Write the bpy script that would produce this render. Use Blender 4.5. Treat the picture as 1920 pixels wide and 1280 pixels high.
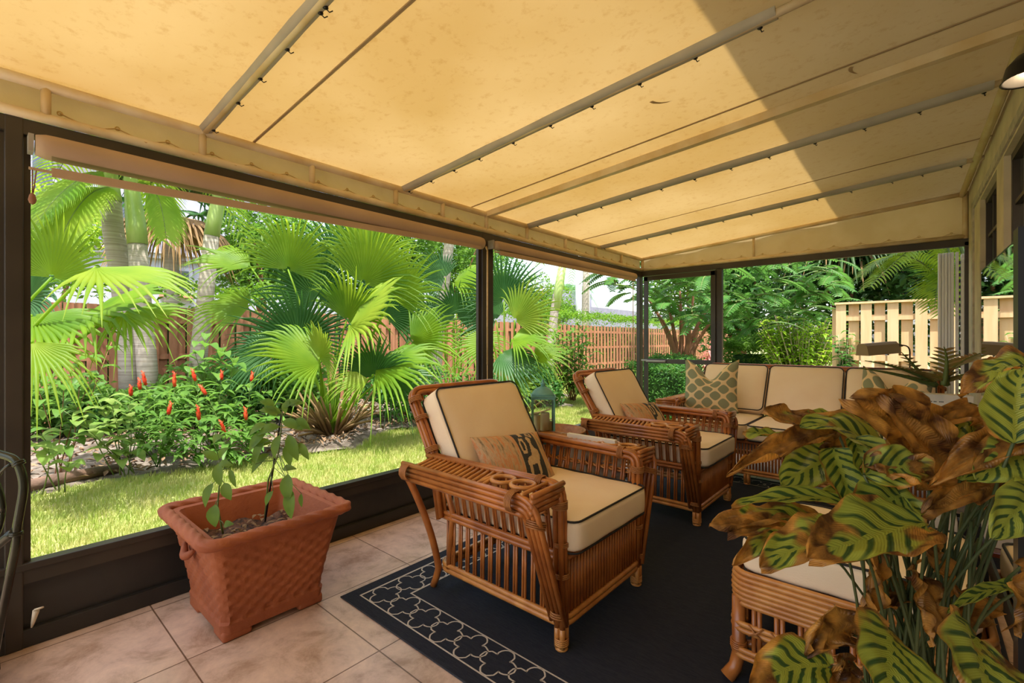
import bpy, bmesh, math, random
import numpy as np
from mathutils import Vector, Matrix
random.seed(7); RNG = np.random.default_rng(11)
PI = math.pi
for o in list(bpy.data.objects): bpy.data.objects.remove(o)
S = bpy.context.scene
COL = S.collection

# ------------------------------------------------------------------ camera
CX, CY, CZ, TH, FP, HY = 2.737, 0.0, 1.25, math.radians(40.9), 880.0, 638.0
cam_d = bpy.data.cameras.new('camera'); cam = bpy.data.objects.new('camera', cam_d); COL.objects.link(cam)
cam.location = (CX, CY, CZ); cam.rotation_euler = (PI/2, 0, TH)
cam_d.sensor_width = 36; cam_d.lens = 36*FP/1920; cam_d.shift_y = (HY-640)/1920*-1*-1
cam_d.clip_start = 0.05; cam_d.clip_end = 300
S.camera = cam
FWD = Vector((-math.sin(TH), math.cos(TH), 0)); RGT = Vector((math.cos(TH), math.sin(TH), 0))
def P(px, py, t):
    """world point seen at pixel (px,py) at depth t"""
    return Vector((CX, CY, CZ)) + FWD*t + RGT*((px-960)/FP*t) + Vector((0, 0, (HY-py)/FP*t))
def yl(px, x=0.0):
    """y on the vertical plane at x seen in column px"""
    d = FWD + RGT*((px-960)/FP); return (x-CX)/d.x*d.y

# ------------------------------------------------------------------ light
SUN_DIR = Vector((0.25, -0.22, 0.94)).normalized()
sd = bpy.data.lights.new('sun', 'SUN'); sd.energy = 7.4; sd.angle = math.radians(0.6); sd.color = (1, .96, .88)
sun = bpy.data.objects.new('sun', sd); COL.objects.link(sun); sun.location = (6, -6, 20)
sun.rotation_euler = SUN_DIR.to_track_quat('Z', 'Y').to_euler()
W = bpy.data.worlds.new('world'); S.world = W; W.use_nodes = True
wn = W.node_tree; wn.nodes.clear()
wo = wn.nodes.new('ShaderNodeOutputWorld'); bg = wn.nodes.new('ShaderNodeBackground'); sky = wn.nodes.new('ShaderNodeTexSky')
sky.sky_type = 'NISHITA'; sky.sun_disc = False; sky.sun_elevation = math.radians(68); sky.sun_rotation = math.radians(130)
sky.air_density = 1.0; sky.dust_density = 3.5; sky.ozone_density = 1.0
hs = wn.nodes.new('ShaderNodeHueSaturation'); hs.inputs['Saturation'].default_value = .6
wn.links.new(sky.outputs[0], hs.inputs['Color']); wn.links.new(hs.outputs[0], bg.inputs[0]); wn.links.new(bg.outputs[0], wo.inputs[0])
bg.inputs[1].default_value = 0.42
S.view_settings.view_transform = 'Standard'; S.view_settings.look = 'None'; S.view_settings.gamma = 1
S.view_settings.use_curve_mapping = False
S.view_settings.exposure = 0.36

# ------------------------------------------------------------------ materials
MATS = {}
def pm(name, c1, c2=None, scale=6, rough=.6, bump=0., bscale=None, trans=0., tcol=None, spec=.5, metal=0., stretch=(1,1,1), detail=3, lo=.35, hi=.65, coat=0., uv=False):
    m = bpy.data.materials.new(name); m.use_nodes = True; nt = m.node_tree; nt.nodes.clear(); N = nt.nodes.new; L = nt.links.new
    out = N('ShaderNodeOutputMaterial'); b = N('ShaderNodeBsdfPrincipled')
    b.inputs['Roughness'].default_value = rough; b.inputs['Specular IOR Level'].default_value = spec; b.inputs['Metallic'].default_value = metal
    b.inputs['Coat Weight'].default_value = coat; b.inputs['Coat Roughness'].default_value = .15
    b.inputs['Base Color'].default_value = (*c1, 1)
    colsock = None
    if c2 is not None or bump:
        tc = N('ShaderNodeTexCoord'); mp = N('ShaderNodeMapping'); mp.inputs['Scale'].default_value = stretch
        L(tc.outputs['UV' if uv else 'Object'], mp.inputs[0])
    if c2 is not None:
        nz = N('ShaderNodeTexNoise'); nz.inputs['Scale'].default_value = scale; nz.inputs['Detail'].default_value = detail
        L(mp.outputs[0], nz.inputs['Vector'])
        rp = N('ShaderNodeValToRGB'); rp.color_ramp.elements[0].position = lo; rp.color_ramp.elements[1].position = hi
        rp.color_ramp.elements[0].color = (*c1, 1); rp.color_ramp.elements[1].color = (*c2, 1)
        L(nz.outputs[0], rp.inputs[0]); L(rp.outputs[0], b.inputs['Base Color']); colsock = rp.outputs[0]
    if bump:
        n2 = N('ShaderNodeTexNoise'); n2.inputs['Scale'].default_value = bscale or scale*6; n2.inputs['Detail'].default_value = 4
        L(mp.outputs[0], n2.inputs['Vector']); bp = N('ShaderNodeBump'); bp.inputs['Strength'].default_value = bump; bp.inputs['Distance'].default_value = .01
        L(n2.outputs[0], bp.inputs['Height']); L(bp.outputs[0], b.inputs['Normal'])
    if trans:
        t = N('ShaderNodeBsdfTranslucent'); mx = N('ShaderNodeMixShader'); mx.inputs[0].default_value = trans
        t.inputs[0].default_value = (*(tcol or c1), 1)
        if colsock is not None and tcol is None: L(colsock, t.inputs[0])
        L(b.outputs[0], mx.inputs[1]); L(t.outputs[0], mx.inputs[2]); L(mx.outputs[0], out.inputs[0])
    else: L(b.outputs[0], out.inputs[0])
    MATS[name] = m; return m
def leafm(name, a, b, tc, tr=.45, rough=.45, scale=3, spec=.22): return pm(name, a, b, scale=scale, rough=rough, trans=tr, tcol=tc, spec=spec)

M_rattan = pm('rattan', (.52, .175, .035), (.32, .095, .02), scale=9, rough=.3, stretch=(1,1,1), spec=.5, coat=.25)
M_rattan2 = pm('rattan_light', (.66, .29, .07), (.50, .185, .04), scale=14, rough=.36, coat=.15)
M_wrap = pm('rattan_wrap', (.46, .19, .052), (.31, .115, .03), scale=30, rough=.45, bump=.3, bscale=180)
M_cush = pm('cushion_canvas', (.93, .75, .52), (.90, .70, .47), scale=5, rough=.85, bump=.12, bscale=160, spec=.15)
M_pipe = pm('piping_black', (.018, .015, .013), rough=.7)
M_dark = pm('bronze_frame', (.034, .027, .021), (.052, .041, .03), scale=3, rough=.42, metal=.2)
M_kick = pm('kickplate_bronze', (.020, .019, .017), (.03, .027, .024), scale=4, rough=.45, metal=.1)
M_terra = pm('terracotta', (.40, .115, .038), (.30, .078, .026), scale=5, rough=.72, bump=.3, bscale=60, detail=6)
M_soil = pm('potting_soil', (.035, .02, .012), (.16, .075, .035), scale=40, rough=.95, bump=.9, bscale=90)
M_white = pm('white_aluminium', (.88, .89, .92), (.80, .81, .85), scale=2, rough=.45)
M_stucco = pm('cream_stucco', (.62, .54, .38), (.50, .43, .30), scale=5, rough=.85, bump=.35, bscale=40)
M_caulk = pm('grey_caulking', (.36, .33, .27), (.52, .46, .36), scale=16, rough=.9, bump=.9, bscale=30)
M_tube = pm('cream_painted_tube', (.70, .58, .38), (.60, .44, .22), scale=7, rough=.5)
M_val = pm('valance_canvas', (.70, .56, .34), (.60, .44, .22), scale=4, rough=.8, trans=.35, tcol=(.62, .40, .15), bump=.2, bscale=30)
M_rope = pm('lacing_cord', (.62, .44, .22), (.5, .33, .14), scale=20, rough=.8)
M_black = pm('black_metal', (.012, .012, .012), rough=.4, metal=.3)
M_green_metal = pm('green_painted_metal', (.09, .26, .22), (.14, .36, .30), scale=12, rough=.5, bump=.2, bscale=60)
M_wax = pm('candle_wax', (.88, .66, .34), (.82, .58, .28), scale=8, rough=.5, trans=.2)
M_mahog = pm('mahogany', (.16, .035, .014), (.085, .018, .009), scale=4, rough=.22, stretch=(1, 9, 9), coat=.5)
M_paper = pm('cream_paper', (.78, .72, .58), (.7, .62, .48), scale=6, rough=.7)
M_book2 = pm('magazine_cover', (.55, .45, .30), (.16, .08, .05), scale=18, rough=.4)
M_greybox = pm('grey_box', (.36, .34, .31), (.28, .26, .24), scale=5, rough=.6)
M_blind = pm('blind_fabric', (.50, .36, .25), (.44, .31, .21), scale=3, rough=.8, trans=.12, tcol=(.5, .33, .2), bump=.15, bscale=50)
M_brass = pm('brass_grommet', (.55, .38, .14), rough=.35, metal=.9)
M_fence = pm('red_cedar_boards', (.44, .20, .105), (.30, .12, .06), scale=3, rough=.8, stretch=(4, 4, .6), bump=.3, bscale=20)
M_pine = pm('pine_boards', (.84, .58, .33), (.76, .47, .24), scale=3, rough=.75, stretch=(5, 5, .5), detail=5)
M_bark = pm('palm_bark', (.30, .25, .20), (.46, .40, .34), scale=2.2, rough=.9, stretch=(.3, .3, 14), bump=.6, bscale=8)
M_shaft = pm('green_crownshaft', (.30, .42, .10), (.46, .56, .22), scale=3, rough=.35, stretch=(2, 2, .5))
M_branch = pm('orange_brown_bark', (.34, .15, .08), (.22, .10, .055), scale=8, rough=.85, bump=.3)
M_oldwood = pm('weathered_wood', (.16, .09, .06), (.09, .055, .04), scale=8, rough=.9, bump=.5)
M_twig = pm('pale_twigs', (.52, .42, .30), (.36, .26, .17), scale=8, rough=.8)
M_stem = pm('green_stem', (.08, .13, .03), (.14, .19, .045), scale=8, rough=.5)
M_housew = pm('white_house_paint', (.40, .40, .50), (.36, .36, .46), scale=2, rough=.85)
M_glassd = pm('dark_glass', (.03, .035, .045), (.10, .12, .15), scale=1.2, rough=.08, spec=.9)
M_block = pm('grey_block', (.22, .215, .27), (.27, .26, .32), scale=4, rough=.9)
M_tile_roof = pm('terracotta_sill', (.50, .24, .15), rough=.8)
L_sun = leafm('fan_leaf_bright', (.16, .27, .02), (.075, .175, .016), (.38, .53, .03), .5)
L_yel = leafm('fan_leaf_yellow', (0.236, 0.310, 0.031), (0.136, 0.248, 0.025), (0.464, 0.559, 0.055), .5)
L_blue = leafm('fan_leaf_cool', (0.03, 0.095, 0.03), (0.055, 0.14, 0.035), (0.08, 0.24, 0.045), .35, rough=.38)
L_mid = leafm('feather_leaf', (.13, .26, .025), (.26, .36, .04), (.42, .62, .06), .5)
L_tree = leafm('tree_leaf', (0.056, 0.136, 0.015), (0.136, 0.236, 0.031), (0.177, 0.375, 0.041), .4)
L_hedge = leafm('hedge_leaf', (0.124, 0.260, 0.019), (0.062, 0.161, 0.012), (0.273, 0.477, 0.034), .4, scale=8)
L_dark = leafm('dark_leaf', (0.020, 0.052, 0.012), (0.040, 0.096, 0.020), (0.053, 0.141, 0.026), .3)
L_shrub = leafm('shrub_leaf', (0.074, 0.174, 0.031), (0.124, 0.236, 0.043), (0.191, 0.375, 0.055), .4)
L_pale = leafm('pale_variegated_leaf', (0.223, 0.310, 0.081), (0.136, 0.260, 0.043), (0.355, 0.477, 0.136), .45, scale=30)
L_fern = leafm('compound_leaf', (0.037, 0.124, 0.031), (0.087, 0.211, 0.043), (0.136, 0.327, 0.055), .4)
L_lime = leafm('lime_leaf', (0.34, 0.50, 0.035), (0.17, 0.36, 0.03), (0.52, 0.74, 0.07), .45, scale=5)
L_dry = leafm('dry_frond', (0.336, 0.216, 0.096), (0.208, 0.128, 0.064), (0.396, 0.246, 0.088), .25, rough=.8)
L_red = leafm('red_flower', (0.558, 0.032, 0.018), (0.675, 0.108, 0.036), (0.792, 0.059, 0.030), .2, scale=20)
L_pink = leafm('pink_leaf', (0.468, 0.136, 0.136), (0.637, 0.323, 0.289), (0.654, 0.234, 0.187), .35, scale=10)
L_grass = leafm('grass_blade', (.22, .32, .05), (.44, .40, .16), (.46, .56, .12), .4, scale=7)
L_calthin = leafm('seedling_leaf', (0.090, 0.180, 0.030), (0.160, 0.260, 0.050), (0.300, 0.450, 0.060), .4, scale=12)
L_dryarec = leafm('browning_palm_leaf', (0.140, 0.160, 0.040), (0.300, 0.160, 0.060), (0.300, 0.260, 0.080), .3, scale=12)

# ground
def ground_mat():
    m = pm('lawn_ground', (.22, .28, .07), (.34, .32, .13), scale=5, rough=.95, bump=.8, bscale=40); return m
M_lawn = ground_mat()
M_block0 = pm('pale_concrete', (.62, .56, .48), (.54, .48, .41), scale=3, rough=.9)
M_bed = pm('sandy_soil', (.22, .18, .15), (.07, .05, .035), scale=7, rough=.95, bump=1., bscale=30, detail=8)
M_litter = pm('leaf_litter', (.30, .19, .11), (.16, .09, .05), scale=3, rough=.9)

# floor tile material
def tile_mat():
    m = bpy.data.materials.new('floor_tile'); m.use_nodes = True; nt = m.node_tree; nt.nodes.clear(); N = nt.nodes.new; L = nt.links.new
    out = N('ShaderNodeOutputMaterial'); b = N('ShaderNodeBsdfPrincipled'); b.inputs['Roughness'].default_value = .34
    tc = N('ShaderNodeTexCoord'); mp = N('ShaderNodeMapping'); mp.inputs['Location'].default_value = (-.572, -.556, 0)
    L(tc.outputs['Object'], mp.inputs[0])
    br = N('ShaderNodeTexBrick'); br.offset = 0; br.inputs['Scale'].default_value = 1
    br.inputs['Brick Width'].default_value = .523; br.inputs['Row Height'].default_value = .523
    br.inputs['Mortar Size'].default_value = .0032; br.inputs['Mortar Smooth'].default_value = .3; br.inputs['Bias'].default_value = 0
    br.inputs['Color1'].default_value = (.94, .94, .94, 1); br.inputs['Color2'].default_value = (1.06, 1.03, 1, 1); br.inputs['Mortar'].default_value = (.30, .24, .19, 1)
    L(mp.outputs[0], br.inputs['Vector'])
    n1 = N('ShaderNodeTexNoise'); n1.inputs['Scale'].default_value = 5.2; n1.inputs['Detail'].default_value = 10; n1.inputs['Roughness'].default_value = .72; n1.inputs['Distortion'].default_value = .35
    L(tc.outputs['Object'], n1.inputs['Vector'])
    r = N('ShaderNodeValToRGB'); e = r.color_ramp.elements; e[0].position = .34; e[0].color = (.40, .25, .16, 1); e[1].position = .66; e[1].color = (.80, .58, .43, 1)
    e2 = r.color_ramp.elements.new(.5); e2.color = (.65, .46, .345, 1)
    L(n1.outputs[0], r.inputs[0])
    mx = N('ShaderNodeMix'); mx.data_type = 'RGBA'; mx.blend_type = 'MULTIPLY'; mx.inputs[0].default_value = 1
    L(r.outputs[0], mx.inputs[6]); L(br.outputs['Color'], mx.inputs[7]); L(mx.outputs[2], b.inputs['Base Color'])
    bp = N('ShaderNodeBump'); bp.invert = True; bp.inputs['Strength'].default_value = .5; bp.inputs['Distance'].default_value = .003
    L(br.outputs['Fac'], bp.inputs['Height']); L(bp.outputs[0], b.inputs['Normal']); L(b.outputs[0], out.inputs[0])
    return m
M_tile = tile_mat()

def canvas_mat():
    m = bpy.data.materials.new('awning_canvas'); m.use_nodes = True; nt = m.node_tree; nt.nodes.clear(); N = nt.nodes.new; L = nt.links.new
    out = N('ShaderNodeOutputMaterial'); b = N('ShaderNodeBsdfDiffuse'); t = N('ShaderNodeBsdfTranslucent'); mx = N('ShaderNodeMixShader'); mx.inputs[0].default_value = .52
    tc = N('ShaderNodeTexCoord')
    n1 = N('ShaderNodeTexNoise'); n1.inputs['Scale'].default_value = 1.1; n1.inputs['Detail'].default_value = 5
    n2 = N('ShaderNodeTexNoise'); n2.inputs['Scale'].default_value = 22; n2.inputs['Detail'].default_value = 5; n2.inputs['Roughness'].default_value = .7
    L(tc.outputs['Object'], n1.inputs['Vector']); L(tc.outputs['Object'], n2.inputs['Vector'])
    r = N('ShaderNodeValToRGB'); e = r.color_ramp.elements; e[0].position = .35; e[0].color = (.235, .14, .038, 1); e[1].position = .68; e[1].color = (.30, .198, .074, 1)
    r2 = N('ShaderNodeValToRGB'); f = r2.color_ramp.elements; f[0].position = .54; f[0].color = (1, 1, 1, 1); f[1].position = .70; f[1].color = (.72, .60, .42, 1)
    L(n1.outputs[0], r.inputs[0]); L(n2.outputs[0], r2.inputs[0])
    mu = N('ShaderNodeMix'); mu.data_type = 'RGBA'; mu.blend_type = 'MULTIPLY'; mu.inputs[0].default_value = .45
    L(r.outputs[0], mu.inputs[6]); L(r2.outputs[0], mu.inputs[7]); L(mu.outputs[2], t.inputs[0])
    m2 = N('ShaderNodeMix'); m2.data_type = 'RGBA'; m2.blend_type = 'MULTIPLY'; m2.inputs[0].default_value = .45
    m2.inputs[6].default_value = (.62, .49, .33, 1); L(r2.outputs[0], m2.inputs[7]); L(m2.outputs[2], b.inputs[0])
    L(b.outputs[0], mx.inputs[1]); L(t.outputs[0], mx.inputs[2]); L(mx.outputs[0], out.inputs[0])
    return m
M_canvas = canvas_mat()
M_sleeve = pm('rib_sleeve_canvas', (.44, .40, .33), (.36, .33, .27), scale=5, rough=.8, bump=.2, bscale=20)
M_seam = pm('seam_tape', (.40, .28, .16), rough=.8, trans=.2)

def calathea_mat(name, brown):
    m = bpy.data.materials.new(name); m.use_nodes = True; nt = m.node_tree; nt.nodes.clear(); N = nt.nodes.new; L = nt.links.new
    def math_(op, a, b=None):
        n = N('ShaderNodeMath'); n.operation = op
        for i, v in enumerate((a, b)):
            if v is None: continue
            if isinstance(v, (int, float)): n.inputs[i].default_value = v
            else: L(v, n.inputs[i])
        return n.outputs[0]
    out = N('ShaderNodeOutputMaterial'); b = N('ShaderNodeBsdfPrincipled'); b.inputs['Roughness'].default_value = .38
    tc = N('ShaderNodeTexCoord'); sp = N('ShaderNodeSeparateXYZ'); L(tc.outputs['UV'], sp.inputs[0])
    u = sp.outputs[0]; a = math_('ABSOLUTE', math_('MULTIPLY', math_('SUBTRACT', sp.outputs[1], .5), 2.0))
    nz = N('ShaderNodeTexNoise'); nz.inputs['Scale'].default_value = 9; nz.inputs['Detail'].default_value = 4; L(tc.outputs['Object'], nz.inputs['Vector'])
    ph = math_('SUBTRACT', math_('MULTIPLY', u, 6.5), math_('MULTIPLY', a, 2.0))
    s = math_('SINE', math_('MULTIPLY', ph, 2*PI))
    dk = math_('ADD', s, math_('MULTIPLY', math_('SUBTRACT', nz.outputs[0], .5), 1.2))
    fade = math_('SUBTRACT', 1.0, math_('POWER', a, 3.0)); dk = math_('SUBTRACT', math_('MULTIPLY', dk, fade), math_('MULTIPLY', math_('LESS_THAN', a, .07), 2.0))
    r = N('ShaderNodeValToRGB'); e = r.color_ramp.elements; e[0].position = .34; e[0].color = (.42, .47, .06, 1); e[1].position = .66; e[1].color = (.05, .11, .025, 1)
    L(math_('ADD', math_('MULTIPLY', dk, .5), .3), r.inputs[0])
    fine = math_('SINE', math_('MULTIPLY', math_('SUBTRACT', math_('MULTIPLY', u, 40.0), math_('MULTIPLY', a, 12.0)), 2*PI))
    # dried colour
    n2 = N('ShaderNodeTexNoise'); n2.inputs['Scale'].default_value = 24; n2.inputs['Detail'].default_value = 5; L(tc.outputs['Object'], n2.inputs['Vector'])
    r2 = N('ShaderNodeValToRGB'); e = r2.color_ramp.elements; e[0].position = .36; e[0].color = (.12, .045, .013, 1); e[1].position = .66; e[1].color = (.80, .38, .07, 1)
    L(n2.outputs[0], r2.inputs[0])
    n3 = N('ShaderNodeTexNoise'); n3.inputs['Scale'].default_value = 11; n3.inputs['Detail'].default_value = 2; L(tc.outputs['Object'], n3.inputs['Vector'])
    edge = math_('MAXIMUM', math_('POWER', a, 4.0), math_('POWER', u, 5.0))
    f = math_('ADD', math_('ADD', math_('MULTIPLY', n3.outputs[0], 1.3), math_('MULTIPLY', edge, .35)), brown-1.0)
    r3 = N('ShaderNodeValToRGB'); e = r3.color_ramp.elements; e[0].position = .45; e[0].color = (0, 0, 0, 1); e[1].position = .53; e[1].color = (1, 1, 1, 1)
    L(f, r3.inputs[0])
    mx = N('ShaderNodeMix'); mx.data_type = 'RGBA'; L(r3.outputs[0], mx.inputs[0]); L(r.outputs[0], mx.inputs[6]); L(r2.outputs[0], mx.inputs[7])
    L(mx.outputs[2], b.inputs['Base Color'])
    bp = N('ShaderNodeBump'); bp.inputs['Strength'].default_value = .25; bp.inputs['Distance'].default_value = .004; L(fine, bp.inputs['Height']); L(bp.outputs[0], b.inputs['Normal'])
    t = N('ShaderNodeBsdfTranslucent'); L(mx.outputs[2], t.inputs[0]); ms = N('ShaderNodeMixShader'); ms.inputs[0].default_value = .3
    L(b.outputs[0], ms.inputs[1]); L(t.outputs[0], ms.inputs[2]); L(ms.outputs[0], out.inputs[0])
    return m
C_green = calathea_mat('calathea_green', .50); C_mix = calathea_mat('calathea_browning', .74); C_dry = calathea_mat('calathea_dry', 1.25)

def ogee_mat():
    m = bpy.data.materials.new('ogee_fabric'); m.use_nodes = True; nt = m.node_tree; nt.nodes.clear(); N = nt.nodes.new; L = nt.links.new
    out = N('ShaderNodeOutputMaterial'); b = N('ShaderNodeBsdfPrincipled'); b.inputs['Roughness'].default_value = .85; b.inputs['Specular IOR Level'].default_value = .15
    tc = N('ShaderNodeTexCoord'); sp = N('ShaderNodeSeparateXYZ'); L(tc.outputs['UV'], sp.inputs[0])
    def mt(op, a, b_=None):
        n = N('ShaderNodeMath'); n.operation = op
        for i, v in enumerate((a, b_)):
            if v is None: continue
            if isinstance(v, (int, float)): n.inputs[i].default_value = v
            else: L(v, n.inputs[i])
        return n.outputs[0]
    f = mt('ABSOLUTE', mt('ADD', mt('COSINE', mt('MULTIPLY', sp.outputs[0], 2*PI*3.3)), mt('COSINE', mt('MULTIPLY', sp.outputs[1], 2*PI*3.3))))
    r = N('ShaderNodeValToRGB'); e = r.color_ramp.elements; e[0].position = .42; e[0].color = (.80, .60, .32, 1); e[1].position = .50; e[1].color = (.27, .28, .16, 1)
    L(f, r.inputs[0]); L(r.outputs[0], b.inputs['Base Color']); L(b.outputs[0], out.inputs[0]); return m
M_ogee = ogee_mat()
def stripe_mat():
    m = bpy.data.materials.new('woven_stripes'); m.use_nodes = True; nt = m.node_tree; nt.nodes.clear(); N = nt.nodes.new; L = nt.links.new
    out = N('ShaderNodeOutputMaterial'); b = N('ShaderNodeBsdfPrincipled'); b.inputs['Roughness'].default_value = .9; b.inputs['Specular IOR Level'].default_value = .1
    tc = N('ShaderNodeTexCoord'); mp = N('ShaderNodeMapping'); mp.inputs['Scale'].default_value = (11, 1.2, 1); L(tc.outputs['UV'], mp.inputs[0])
    nz = N('ShaderNodeTexNoise'); nz.inputs['Scale'].default_value = 1.6; nz.inputs['Detail'].default_value = 5; nz.inputs['Roughness'].default_value = .7; L(mp.outputs[0], nz.inputs['Vector'])
    r = N('ShaderNodeValToRGB'); e = r.color_ramp.elements
    e[0].position = .33; e[0].color = (.10, .075, .05, 1); e[1].position = .42; e[1].color = (.44, .30, .16, 1)
    for p, c in ((.50, (.60, .40, .22, 1)), (.56, (.62, .24, .09, 1)), (.62, (.55, .38, .20, 1)), (.7, (.40, .30, .17, 1))):
        q = e.new(p); q.color = c
    L(nz.outputs[0], r.inputs[0]); L(r.outputs[0], b.inputs['Base Color']); L(b.outputs[0], out.inputs[0]); return m
M_stripe = stripe_mat()
M_ink = pm('charcoal_weave', (.028, .03, .03), (.045, .045, .04), scale=60, rough=.9)
M_tan = pm('tan_weave', (.60, .42, .22), (.54, .36, .18), scale=60, rough=.9)
M_rug = pm('navy_rug', (.0165, .0185, .030), (.028, .030, .040), scale=60, rough=.85, bump=.5, bscale=260, spec=.25, stretch=(.5, 4, 1))
M_rugline = pm('rug_cream_line', (.62, .54, .44), (.5, .43, .35), scale=90, rough=.9)
M_rugedge = pm('rug_binding', (.025, .025, .03), rough=.9)
def glass_mat(name, tint=(1, 1, 1)):
    m = bpy.data.materials.new(name); m.use_nodes = True; nt = m.node_tree; nt.nodes.clear(); N = nt.nodes.new; L = nt.links.new
    out = N('ShaderNodeOutputMaterial'); t = N('ShaderNodeBsdfTransparent'); t.inputs[0].default_value = (*tint, 1); g = N('ShaderNodeBsdfGlossy'); g.inputs['Roughness'].default_value = .03
    fr = N('ShaderNodeFresnel'); fr.inputs[0].default_value = 1.45; mx = N('ShaderNodeMixShader'); L(fr.outputs[0], mx.inputs[0]); L(t.outputs[0], mx.inputs[1]); L(g.outputs[0], mx.inputs[2]); L(mx.outputs[0], out.inputs[0]); return m
M_glass = glass_mat('clear_glass', (.95, .97, .95))
M_vinyl = glass_mat('hazy_vinyl', (.62, .62, .56))
M_mirror = pm('mirror_silver', (.88, .88, .86), rough=.015, metal=1.)

# ------------------------------------------------------------------ geometry helpers
def tag(o, label=None, cat=None, group=None, kind=None):
    if label: o['label'] = label
    if cat: o['category'] = cat
    if group: o['group'] = group
    if kind: o['kind'] = kind
    return o
def empty(name, loc=(0, 0, 0), rz=0, label=None, cat=None, group=None):
    o = bpy.data.objects.new(name, None); COL.objects.link(o); o.location = loc; o.rotation_euler = (0, 0, rz); o.empty_display_size = .1
    return tag(o, label, cat, group)
def linkmesh(name, me, mat, parent=None, smooth=True):
    for m in (mat if isinstance(mat, (list, tuple)) else [mat]): me.materials.append(m)
    if smooth: me.polygons.foreach_set('use_smooth', [True]*len(me.polygons))
    o = bpy.data.objects.new(name, me); COL.objects.link(o)
    if parent: o.parent = parent
    return o
class MB:
    def __init__(s): s.v = []; s.f = []; s.uv = None; s.mi = []
    def add(s, vs, fs, mi=0):
        b = len(s.v); s.v.extend([tuple(v) for v in vs]); s.f.extend([tuple(i+b for i in f) for f in fs]); s.mi.extend([mi]*len(fs)); return s
    def box(s, a, b, mi=0, bev=0):
        x0, y0, z0 = a; x1, y1, z1 = b
        if bev:
            k = bev; vs = []; 
            bm = bmesh.new(); bmesh.ops.create_cube(bm, size=1)
            for v in bm.verts: v.co = ((x0+x1)/2+v.co.x*(x1-x0), (y0+y1)/2+v.co.y*(y1-y0), (z0+z1)/2+v.co.z*(z1-z0))
            bmesh.ops.bevel(bm, geom=bm.edges[:]+bm.verts[:], offset=k, segments=2, affect='EDGES', profile=.5)
            bm.verts.index_update(); r = s.add([v.co[:] for v in bm.verts], [[v.index for v in f.verts] for f in bm.faces], mi); bm.free(); return r
        vs = [(x0,y0,z0),(x1,y0,z0),(x1,y1,z0),(x0,y1,z0),(x0,y0,z1),(x1,y0,z1),(x1,y1,z1),(x0,y1,z1)]
        return s.add(vs, [(0,3,2,1),(4,5,6,7),(0,1,5,4),(1,2,6,5),(2,3,7,6),(3,0,4,7)], mi)
    def obox(s, p, q, w, h, up=(0, 0, 1), mi=0):
        """bar from p to q, w sideways, h along up"""
        p = Vector(p); q = Vector(q); d = (q-p).normalized(); sd_ = d.cross(Vector(up)).normalized(); u = sd_.cross(d).normalized()
        vs = []
        for e in (p, q):
            for a, b in ((-1,-1),(1,-1),(1,1),(-1,1)): vs.append(e+sd_*(a*w/2)+u*(b*h/2))
        return s.add(vs, [(0,3,2,1),(4,5,6,7),(0,1,5,4),(1,2,6,5),(2,3,7,6),(3,0,4,7)], mi)
    def tube(s, pts, r, n=8, closed=False, mi=0, cap=True):
        pts = [Vector(p) for p in pts]; m = len(pts); rs = r if isinstance(r, (list, tuple)) else [r]*m
        T = []
        for i in range(m):
            if closed: t = pts[(i+1) % m]-pts[i-1]
            else: t = pts[min(i+1, m-1)]-pts[max(i-1, 0)]
            T.append(t.normalized() if t.length > 1e-9 else Vector((0, 0, 1)))
        ref = Vector((0, 0, 1)) if abs(T[0].z) < .9 else Vector((1, 0, 0))
        a = (ref-T[0]*ref.dot(T[0])).normalized(); vs = []
        for i in range(m):
            a = (a-T[i]*a.dot(T[i])); a = a.normalized() if a.length > 1e-6 else T[i].orthogonal().normalized()
            b = T[i].cross(a)
            for k in range(n):
                th = 2*PI*k/n; vs.append(pts[i]+(a*math.cos(th)+b*math.sin(th))*rs[i])
        fs = []
        for i in range(m if closed else m-1):
            j = (i+1) % m
            for k in range(n): fs.append((i*n+k, i*n+(k+1) % n, j*n+(k+1) % n, j*n+k))
        if not closed and cap: fs.append(tuple(range(n-1, -1, -1))); fs.append(tuple(range((m-1)*n, m*n)))
        return s.add(vs, fs, mi)
    def lathe(s, prof, c=(0, 0, 0), n=24, mi=0, sx=1, sy=1):
        vs = []; fs = []
        for (r, z) in prof:
            for k in range(n): th = 2*PI*k/n; vs.append((c[0]+r*sx*math.cos(th), c[1]+r*sy*math.sin(th), c[2]+z))
        for i in range(len(prof)-1):
            for k in range(n): fs.append((i*n+k, i*n+(k+1) % n, (i+1)*n+(k+1) % n, (i+1)*n+k))
        if prof[0][0] > 1e-6: fs.append(tuple(range(n-1, -1, -1)))
        if prof[-1][0] > 1e-6: fs.append(tuple(range((len(prof)-1)*n, len(prof)*n)))
        return s.add(vs, fs, mi)
    def sq(s, prof, c=(0, 0, 0), rot=0, mi=0):
        """square lathe; prof of (half, z)"""
        vs = []; fs = []
        for (r, z) in prof:
            for k in range(4): th = rot+PI/4+PI/2*k; vs.append((c[0]+r*1.4142*math.cos(th), c[1]+r*1.4142*math.sin(th), c[2]+z))
        for i in range(len(prof)-1):
            for k in range(4): fs.append((i*4+k, i*4+(k+1) % 4, (i+1)*4+(k+1) % 4, (i+1)*4+k))
        fs.append((3, 2, 1, 0)); b = (len(prof)-1)*4; fs.append((b, b+1, b+2, b+3)); return s.add(vs, fs, mi)
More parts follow.
